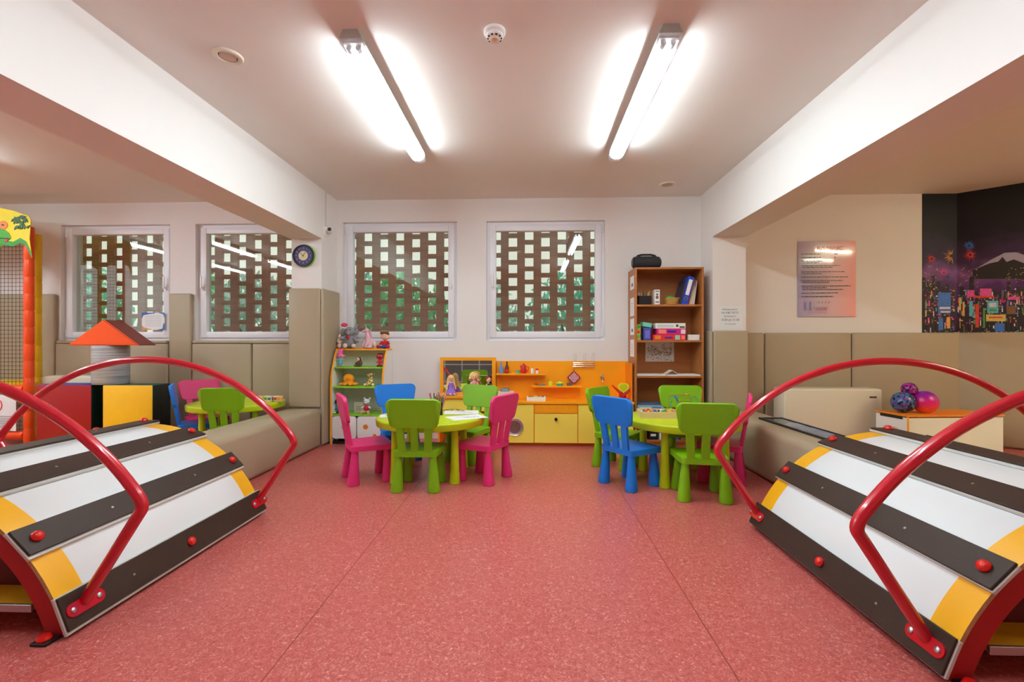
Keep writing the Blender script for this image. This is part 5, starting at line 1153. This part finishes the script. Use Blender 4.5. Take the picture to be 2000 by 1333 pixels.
for a, l in ((0.6, 0.045), (-0.9, 0.07)):
    m = MB(); m.tube([(-0.012*math.sin(a), -0.031, -0.012*math.cos(a)), (l*math.sin(a), -0.031, l*math.cos(a))], 0.0018, 6); m.build('hand', BLACK, t)
# security camera
t = thing('security_camera', 'white dome security camera on the side of the left column', 'camera', (XB0, 4.78, 2.26))
m = MB(); m.lathe([(0, 0), (0.055, 0), (0.055, 0.012), (0.04, 0.03), (0.028, 0.036), (0, 0.036)], n=28, M=Matrix.Rotation(PI/2, 4, 'Y')); m.build('base', WHITE, t)
m = MB(); m.ball((0.048, -0.01, 0.0), 0.030); m.tube([(0.05, -0.01, 0.0), (0.075, -0.06, 0.004), (0.082, -0.085, 0.005)], [0.026, 0.026, 0.025], 18); cb = m.build('camera_body', WHITE, t)
m = MB(); m.cyl((0.0825, -0.0855, 0.005), (0.084, -0.092, 0.005), 0.019, n=20); m.build('lens', BLACK, cb)
m = MB(); m.tube([(0.006, 0.0, 0.05), (0.005, 0.0, 0.2), (0.005, 0.0, 0.425)], 0.004, 6); m.build('cable', LGREY, t)

# ================================================================== RIGHT BAY
# toy chest
t = thing('toy_chest', 'white toy chest with orange lid against the right padding', 'chest', (3.465, 4.284, 0), math.radians(5))
m = MB(); m.box((0.008, 0.012, 0.03), (0.922, 0.34, 0.385)); m.build('box', WHITE, t, 0)
m = MB(); m.box((0.008, 0.0, 0.03), (0.922, 0.0115, 0.385), 0.001, 1); m.build('front_panel', WHITE, t, 0)
m = MB(); m.box((-0.004, 0.0, 0.03), (0.0075, 0.34, 0.385), 0.001, 1); m.build('end_panel', WHITE, t, 0)
m = MB(); m.box((-0.006, -0.006, 0.028), (0.004, 0.004, 0.395)); m.build('corner_band', ORANGE, t, 0)
m = MB(); m.box((-0.012, -0.010, 0.395), (0.93, 0.345, 0.411), 0.002, 1); m.build('lid', ORANGE2, t, 0)
m = MB(); m.box((-0.006, 0.05, 0.365), (-0.0045, 0.29, 0.392)); m.build('hand_slot', BLACK, t, 0)
m = MB()
for sx, sz, r in ((-0.045, 0.03, 0.04), (0.045, 0.03, 0.04), (-0.03, -0.035, 0.03), (0.03, -0.035, 0.03)):
    m.tube([(-0.0055, 0.17+sx+r*math.cos(2*PI*k/20), 0.21+sz+r*math.sin(2*PI*k/20)) for k in range(20)], 0.003, 5, closed=True)
m.tube([(-0.0055, 0.17, 0.16), (-0.0055, 0.17, 0.26)], 0.004, 5); m.build('butterfly_motif', mat('motif_tan', (200, 160, 100), 0.5), t)
m = MB(); m.box((0.0, 0.01, 0.0), (0.92, 0.33, 0.03)); m.build('plinth', WHITE, t, 0)
m = MB(); m.lathe([(0.006, 0), (0.006, 0.002), (0, 0.002)], n=12, M=Matrix.Translation((0.46, -0.0, 0.34)) @ Matrix.Rotation(PI/2, 4, 'X')); m.build('screw_cap', GREY, t)
def ball_mat(nm, cols, scale, wave=False):
    m = bpy.data.materials.new(nm); m.use_nodes = True; nt = m.node_tree; N = nt.nodes; L = nt.links; p = N['Principled BSDF']; tc_ = N.new('ShaderNodeTexCoord')
    r = N.new('ShaderNodeValToRGB'); r.color_ramp.interpolation = 'LINEAR' if wave else 'CONSTANT'
    el = r.color_ramp.elements
    for i, c_ in enumerate(cols):
        e = el[i] if i < 2 else el.new(0.5)
        e.position = i/(len(cols)-1) if wave else 0.25+0.5*i/len(cols); e.color = s2l(c_)+(1,)
    if wave:
        s = N.new('ShaderNodeSeparateXYZ'); L.new(tc_.outputs['Object'], s.inputs[0]); no = N.new('ShaderNodeTexNoise'); no.inputs['Scale'].default_value = 18; L.new(tc_.outputs['Object'], no.inputs['Vector'])
        a = N.new('ShaderNodeMapRange'); a.inputs[1].default_value = -0.10; a.inputs[2].default_value = 0.10; L.new(s.outputs[2], a.inputs[0])
        b = N.new('ShaderNodeMath'); b.operation = 'MULTIPLY_ADD'; b.inputs[1].default_value = 0.25; L.new(no.outputs['Fac'], b.inputs[0])
        c2 = N.new('ShaderNodeMath'); c2.operation = 'SUBTRACT'; c2.inputs[1].default_value = 0.125; L.new(a.outputs[0], c2.inputs[0]); L.new(c2.outputs[0], b.inputs[2]); L.new(b.outputs[0], r.inputs[0])
    else:
        no = N.new('ShaderNodeTexNoise'); no.inputs['Scale'].default_value = scale; no.inputs['Distortion'].default_value = 2; no.inputs['Detail'].default_value = 3; L.new(tc_.outputs['Object'], no.inputs['Vector']); L.new(no.outputs['Fac'], r.inputs[0])
    L.new(r.outputs[0], p.inputs['Base Color']); p.inputs['Roughness'].default_value = 0.25; return m
for px, py, r, Y, mm, l in ((1764, 784, 0.098, 4.46, ball_mat('ball_galaxy', [(30, 24, 70), (120, 40, 130), (40, 120, 170), (20, 30, 60), (150, 190, 210), (90, 60, 160)], 16), 'dark blue and purple galaxy patterned ball on the toy chest'),
                         (1806, 783, 0.104, 4.44, ball_mat('ball_sunset', [(250, 130, 40), (240, 60, 70), (226, 30, 120), (130, 20, 170), (110, 20, 160)], 1, True), 'pink orange and purple striped ball on the toy chest'),
                         (1776, 761, 0.066, 4.50, ball_mat('ball_violet', [(90, 20, 110), (200, 40, 150), (60, 20, 90), (230, 120, 200), (120, 30, 140)], 20), 'small violet ball resting on the two bigger balls')):
    c = at(px, py, Y=Y); z = 0.4112+r if r > 0.07 else c.z
    m = MB(); m.ball((0, 0, 0), r, u=32, v=20); m.cyl((r-0.001, 0, 0), (r+0.0008, 0, 0), 0.004, n=8)
    tag(m.build('play_ball', mm, loc=(c.x, Y, z)), l, 'ball', 'balls on the toy chest')
# framed picture lying on the bench
t = thing('framed_picture', 'black framed mountain picture lying flat on the right padded bench', 'picture', (2.115, 3.60, 0.4055))
m = MB(); w_, l_ = 0.20, 0.92
for a, b in (((-w_/2, -l_/2, 0), (w_/2, -l_/2+0.02, 0.016)), ((-w_/2, l_/2-0.02, 0), (w_/2, l_/2, 0.016)), ((-w_/2, -l_/2, 0), (-w_/2+0.014, l_/2, 0.016)), ((w_/2-0.014, -l_/2, 0), (w_/2, l_/2, 0.016))): m.box(a, b)
m.build('frame', BLACK, t, 0)
m = MB(); m.mi = 0; m.box((-w_/2+0.014, -l_/2+0.02, 0.002), (w_/2-0.014, l_/2-0.02, 0.010))
m.build('print', mat('picture_bluegrey', (120, 140, 170), 0.08, var=0.5, scale=8), t, 0)
m = MB(); m.prism([(-0.06, 0.15), (0.06, 0.25), (0.06, 0.43), (-0.06, 0.43)], 0.0101, 0.0106, 'XY'); m.build('print', mat('picture_dark', (50, 44, 40), 0.08, var=0.4, scale=20), t, 0)
# yellow play mats
m = MB(); m.box((2.78, 3.0, 0), (5.4, 4.28, 0.02), 0.005, 1); tag(m.build('floor_mat', mat('mat_yellow', (220, 180, 20), 0.5)), 'yellow floor mat in the right bay below the white chest', 'mat', 'yellow floor mats')
m = MB(); m.box((-5.2, 2.95, 0), (-3.7, 4.36, 0.02), 0.005, 1); tag(m.build('floor_mat', mat('mat_yellow', (220, 180, 20))), 'yellow floor mat in front of the foam blocks', 'mat', 'yellow floor mats')
# notice on the column
c = at(1430, 621, Y=4.745)
t = thing('column_notice', 'small white printed notice in clear sleeve on the right column', 'notice', (c.x, 4.7488, c.z))
m = MB(); m.box((-0.125, -0.0015, -0.12), (0.11, 0, 0.12)); m.build('sheet', mat('notice_paper', (232, 236, 238), 0.3, var=0.005), t, 0)
for s, sz, dz in (('Работно време', 0.021, 0.085), ('НА КЪТЧЕТО', 0.027, 0.050), ('Всеки ден от', 0.019, 0.015), ('10.00 до 21.00', 0.030, -0.022), ('без почивен ден', 0.014, -0.065)):
    text(s, sz, mat('notice_ink', (100, 100, 104), 0.8), t, (-0.02, -0.002, dz))
# poster
a = at(1558, 472, Y=5.076); b = at(1671, 619, Y=5.076)
pw, ph = b.x-a.x, a.z-b.z; cx, cz = (a.x+b.x)/2, (a.z+b.z)/2
def poster_mat():
    m = bpy.data.materials.new('poster_print'); m.use_nodes = True; nt = m.node_tree; N = nt.nodes; L = nt.links; p = N['Principled BSDF']; tc_ = N.new('ShaderNodeTexCoord')
    s = N.new('ShaderNodeSeparateXYZ'); L.new(tc_.outputs['Object'], s.inputs[0])
    r = N.new('ShaderNodeMapRange'); r.inputs[1].default_value = -pw/2; r.inputs[2].default_value = pw/2; L.new(s.outputs[0], r.inputs[0])
    cr = N.new('ShaderNodeValToRGB'); e = cr.color_ramp.elements; e[0].color = s2l((176, 168, 204))+(1,); e[1].color = s2l((240, 156, 148))+(1,); k = e.new(0.35); k.color = s2l((206, 186, 196))+(1,)
    L.new(r.outputs[0], cr.inputs[0]); L.new(cr.outputs[0], p.inputs['Base Color']); p.inputs['Roughness'].default_value = 0.12; p.inputs['Coat Weight'].default_value = 0.6; p.inputs['Coat Roughness'].default_value = 0.05
    return m
t = thing('rules_poster', 'glossy pink poster with printed play rules on the right wall', 'poster', (cx, 5.0785, cz))
m = MB(); NX = 10
for i in range(NX):
    x0 = -pw/2+pw*i/NX; x1 = x0+pw/NX; f = lambda x, z: -0.006-0.009*math.sin((x/pw+0.5)*PI)*(1+0.5*math.sin(z/ph*5))
    for j in range(NX):
        z0 = -ph/2+ph*j/NX; z1 = z0+ph/NX; m.quad([(x0, f(x0, z0), z0), (x1, f(x1, z0), z0), (x1, f(x1, z1), z1), (x0, f(x0, z1), z1)])
bmesh.ops.remove_doubles(m.bm, verts=m.bm.verts[:], dist=1e-5); m.build('poster_sheet', poster_mat(), t, 60)
text('КА МАУС', 0.062, mat('poster_title', (226, 118, 104), 0.4), t, (0.03, -0.0185, ph*0.40), bold=0.001)
rnd = random.Random(11); m = MB()
for yy, n_, ln in ((256, 1, 0.70), (313, 1, 0.66), (370, 2, 0.4), (445, 2, 0.75), (545, 2, 0.85), (630, 1, 0.90), (688, 2, 0.80), (775, 3, 0.95), (888, 1, 0.70), (945, 1, 0.62)):
    for q in range(n_):
        z = ph/2-(yy+q*28-45)/1230*ph; x = -pw/2+0.03+(0.012 if q else 0); end = -pw/2+0.03+(pw-0.07)*ln*(1 if q == 0 else rnd.uniform(0.35, 0.9))
        while x < end:
            w_ = rnd.uniform(0.012, 0.05); w_ = min(w_, end-x+0.005); m.box((x, -0.0185, z-0.0042), (x+w_, -0.0175, z+0.0042)); x += w_+0.006
m.build('rules_text', mat('poster_ink', (70, 40, 66), 0.4), t, 0)
lb = mat('logo_blue', (120, 130, 180), 0.4); lp = mat('logo_mauve', (200, 140, 160), 0.4)
for xo, mm in ((0.11, lb), (0.195, lb)):
    m = MB(); x = -pw/2+pw*xo; m.box((x, -0.0185, -ph*0.5+ph*0.08), (x+0.013, -0.0175, -ph*0.5+ph*0.20)); m.build('logo_bar', mm, t, 0)
text('issar', 0.085, lp, t, (-pw/2+pw*0.40, -0.018, -ph*0.5+ph*0.115)); text('SPA COMPLEX', 0.032, lp, t, (-pw/2+pw*0.33, -0.018, -ph*0.5+ph*0.055))
for k in range(4):
    m = MB(); x = -pw/2+pw*(0.35+0.06*k); z = -ph*0.5+ph*0.19; ps = []
    for q in range(10):
        a_ = PI/2+q*PI/5; r_ = 0.009 if q % 2 == 0 else 0.004; ps.append((x+r_*math.cos(a_), z+r_*math.sin(a_)))
    m.prism(ps, -0.0185, -0.0175, 'XZ'); m.build('logo_star', mat('logo_red', (170, 60, 70), 0.4), t, 0)
# ---- night city mural
def mural_pt(px, py, off=0.002):
    d = ray(px, py)
    if px < 1866:
        t_ = (YW-off)/d.y; return Vector((d.x*t_, YW-off, CAM_Z+d.z*t_))
    o_ = DA+DN*off; tt = (o_.x*DN.x+o_.y*DN.y)/(d.x*DN.x+d.y*DN.y); return Vector((d.x*tt, d.y*tt, CAM_Z+d.z*tt))
def mural_mat():
    m = bpy.data.materials.new('night_sky_print'); m.use_nodes = True; nt = m.node_tree; N = nt.nodes; L = nt.links; p = N['Principled BSDF']; tc_ = N.new('ShaderNodeTexCoord')
    s = N.new('ShaderNodeSeparateXYZ'); L.new(tc_.outputs['Object'], s.inputs[0]); r = N.new('ShaderNodeMapRange'); r.inputs[1].default_value = 1.19; r.inputs[2].default_value = 2.69; L.new(s.outputs[2], r.inputs[0])
    no = N.new('ShaderNodeTexNoise'); no.inputs['Scale'].default_value = 5; L.new(tc_.outputs['Object'], no.inputs['Vector'])
    mm = N.new('ShaderNodeMath'); mm.operation = 'MULTIPLY_ADD'; mm.inputs[1].default_value = 0.3; L.new(no.outputs['Fac'], mm.inputs[0]); sb = N.new('ShaderNodeMath'); sb.operation = 'SUBTRACT'; sb.inputs[1].default_value = 0.15; L.new(r.outputs[0], sb.inputs[0]); L.new(sb.outputs[0], mm.inputs[2])
    cr = N.new('ShaderNodeValToRGB'); e = cr.color_ramp.elements; e[0].color = s2l((24, 18, 34))+(1,); e[1].color = s2l((10, 8, 12))+(1,)
    for pos, c_ in ((0.32, (80, 44, 92)), (0.42, (126, 80, 140)), (0.52, (58, 38, 70)), (0.70, (22, 14, 26))): k = e.new(pos); k.color = s2l(c_)+(1,)
    L.new(mm.outputs[0], cr.inputs[0]); L.new(cr.outputs[0], p.inputs['Base Color']); p.inputs['Roughness'].default_value = 0.45; p.inputs['Specular IOR Level'].default_value = 0.3; return m
t = thing('city_mural', 'dark wallpaper mural of a neon city with fireworks and a snowy mountain', 'mural', (4.62, YW, 1.19))
def mu(nm, mb, mm, par=None):
    o = mb.build(nm, mm, t, 0); o.matrix_parent_inverse = Matrix.Translation((-4.62, -YW, -1.19)); return o
x0 = mural_pt(1801, 500).x
m = MB(); zt = H-0.001; zb = 1.19
m.quad([(x0, YW-0.0012, zb), (DA.x, YW-0.0012, zb), (DA.x, YW-0.0012, zt), (x0, YW-0.0012, zt)])
e0 = DA+DN*0.0012; e1 = DA+DD*1.30+DN*0.0012
m.quad([(e0.x, e0.y, zb), (e1.x, e1.y, zb), (e1.x, e1.y, zt), (e0.x, e0.y, zt)]); mu('night_sky', m, mural_mat())
def mpoly(m, pts, off=0.002): m.quad([mural_pt(px, py, off) for px, py in pts])
# mountain
m = MB(); mpoly(m, [(1905, 526), (1935, 508), (1962, 494), (1985, 493), (1999.5, 498), (2030, 512), (2080, 526)]); mu('mountain', m, mat('mountain_grey', (158, 148, 172), 0.6))
m = MB(); mpoly(m, [(1900, 528), (1932, 515), (1950, 511), (1958, 502), (1966, 512), (1980, 507), (1999, 514), (2085, 530), (2085, 545), (1900, 545)], 0.0026); mu('foothills', m, mat('hill_dark', (30, 24, 26), 0.6))
m = MB(); rnd = random.Random(21)
for k in range(26):
    px = 1801+k*9.2; 
    if 1858 < px < 1866: continue
    w_ = rnd.uniform(6, 9); w_ = min(w_, 1865.5-px) if px < 1866 else w_
    h_ = rnd.uniform(20, 60) if not 1900 < px < 1960 else rnd.uniform(10, 25)
    mpoly(m, [(px, 650), (px+w_, 650), (px+w_, 590-h_), (px, 590-h_)], 0.003)
mu('skyline', m, mat('building_dark', (36, 28, 32), 0.6))
neon = [mat('neon_%s' % n, c_, 0.5, var=0.5, scale=60) for n, c_ in (('pink', (235, 80, 150)), ('red', (225, 60, 55)), ('orange', (250, 160, 80)), ('gold', (225, 190, 90)), ('blue', (60, 110, 190)), ('cyan', (90, 180, 200)), ('green', (80, 150, 70)), ('purple', (120, 60, 150)), ('white', (220, 205, 215)), ('brown', (120, 84, 54)))]
mbs = [MB() for _ in neon]
for k in range(600):
    px = rnd.uniform(1802, 2060); py = min(647, 560+abs(rnd.gauss(0, 1))*30+rnd.uniform(0, 62)*rnd.random()); q = rnd.random()
    if py < 556: continue
    w_ = rnd.uniform(0.8, 4.5); h_ = rnd.uniform(0.8, 3.0) if q < 0.7 else rnd.uniform(4, 13)
    if h_ > 4: w_ = rnd.uniform(1.2, 3)
    if px < 1866 < px+w_: continue
    i = rnd.choice([0, 0, 1, 1, 2, 2, 3, 4, 5, 6, 7, 7, 8, 9, 9])
    mpoly(mbs[i], [(px, py+h_ if py+h_ < 649 else 649), (px+w_, py+h_ if py+h_ < 649 else 649), (px+w_, py), (px, py)], 0.0034+0.00001*i)
for k in range(120):   # lit windows of the towers
    px = rnd.choice([rnd.uniform(1803, 1830), rnd.uniform(1870, 1910), rnd.uniform(1965, 1998)]); py = rnd.uniform(520, 560)
    mpoly(mbs[rnd.choice([3, 9, 9, 2])], [(px, py+1.4), (px+1.6, py+1.4), (px+1.6, py), (px, py)], 0.0034)
for i, mb_ in enumerate(mbs): mu('neon_lights', mb_, neon[i])['kind'] = 'stuff'
for (xa_, ya_, xb_, yb_, i) in ((1832, 572, 1857, 612, 4), (1928, 588, 1950, 612, 5), (1926, 615, 1964, 628, 3), (1833, 622, 1842, 645, 4), (1849, 620, 1856, 642, 2), (1914, 564, 1936, 578, 0), (1889, 567, 1903, 580, 0), (1967, 598, 1984, 614, 9), (1880, 590, 1884, 618, 2), (1873, 582, 1877, 606, 3), (1893, 588, 1900, 618, 5), (1905, 594, 1912, 640, 1), (1920, 602, 1924, 640, 6), (1943, 632, 1962, 648, 4), (1900, 578, 1942, 582, 1), (1968, 580, 1992, 586, 0)):
    m = MB(); mpoly(m, [(xa_, yb_), (xb_, yb_), (xb_, ya_), (xa_, ya_)], 0.004); mu('billboard', m, neon[i])
for (xa_, ya_, xb_, yb_, i) in ((1835, 600, 1856, 604, 8), (1837, 608, 1856, 611, 8), (1932, 592, 1946, 600, 8), (1932, 604, 1946, 608, 6), (1931, 619, 1958, 622, 1)):
    m = MB(); mpoly(m, [(xa_, yb_), (xb_, yb_), (xb_, ya_), (xa_, ya_)], 0.0044); mu('billboard_print', m, neon[i])
for cx_, cy_, r_, n_, i in ((1858, 500, 18, 30, 2), (1895, 498, 16, 24, 1), (1893, 480, 12, 40, 4), (1819, 506, 11, 20, 1), (1843, 532, 11, 20, 0), (1852, 541, 6, 14, 4), (1990, 493, 0.5, 4, 8)):
    m = MB()
    for k in range(n_):
        a_ = 2*PI*k/n_+rnd.uniform(-0.1, 0.1); r2 = r_*rnd.uniform(0.6, 1.1); r0 = r_*0.15; wdt = 0.7 if n_ < 36 else 1.1
        ca, sa = math.cos(a_), math.sin(a_)
        ps = [(cx_+r0*ca-wdt*sa, cy_+r0*sa+wdt*ca), (cx_+r0*ca+wdt*sa, cy_+r0*sa-wdt*ca), (cx_+r2*ca, cy_+r2*sa)]
        if min(p[0] for p in ps) < 1866 < max(p[0] for p in ps) or min(p[0] for p in ps) < 1802: continue
        mpoly(m, ps, 0.0048)
    mu('firework', m, neon[i])

# ================================================================== BEHIND THE CAMERA (seen in the mirror)
t = thing('cube_shelving', 'low white open cube shelving unit seen in the toy mirror', 'shelving', (-1.6, -2.9, 0))
for k in range(6):
    m = MB(); m.box((-1.2+k*0.48-0.01, 0, 0), (-1.2+k*0.48+0.01, 0.35, 0.95)); m.build('upright', WHITE, t, 0)
for z in (0.02, 0.5, 0.93):
    m = MB(); m.box((-1.21, 0, z-0.01), (1.21, 0.35, z+0.01)); m.build('board', WHITE, t, 0)
m = MB(); m.box((-1.2, 0.335, 0.02), (1.2, 0.345, 0.93)); m.build('back_panel', mat('shelving_back', (110, 108, 104), 0.6), t, 0)
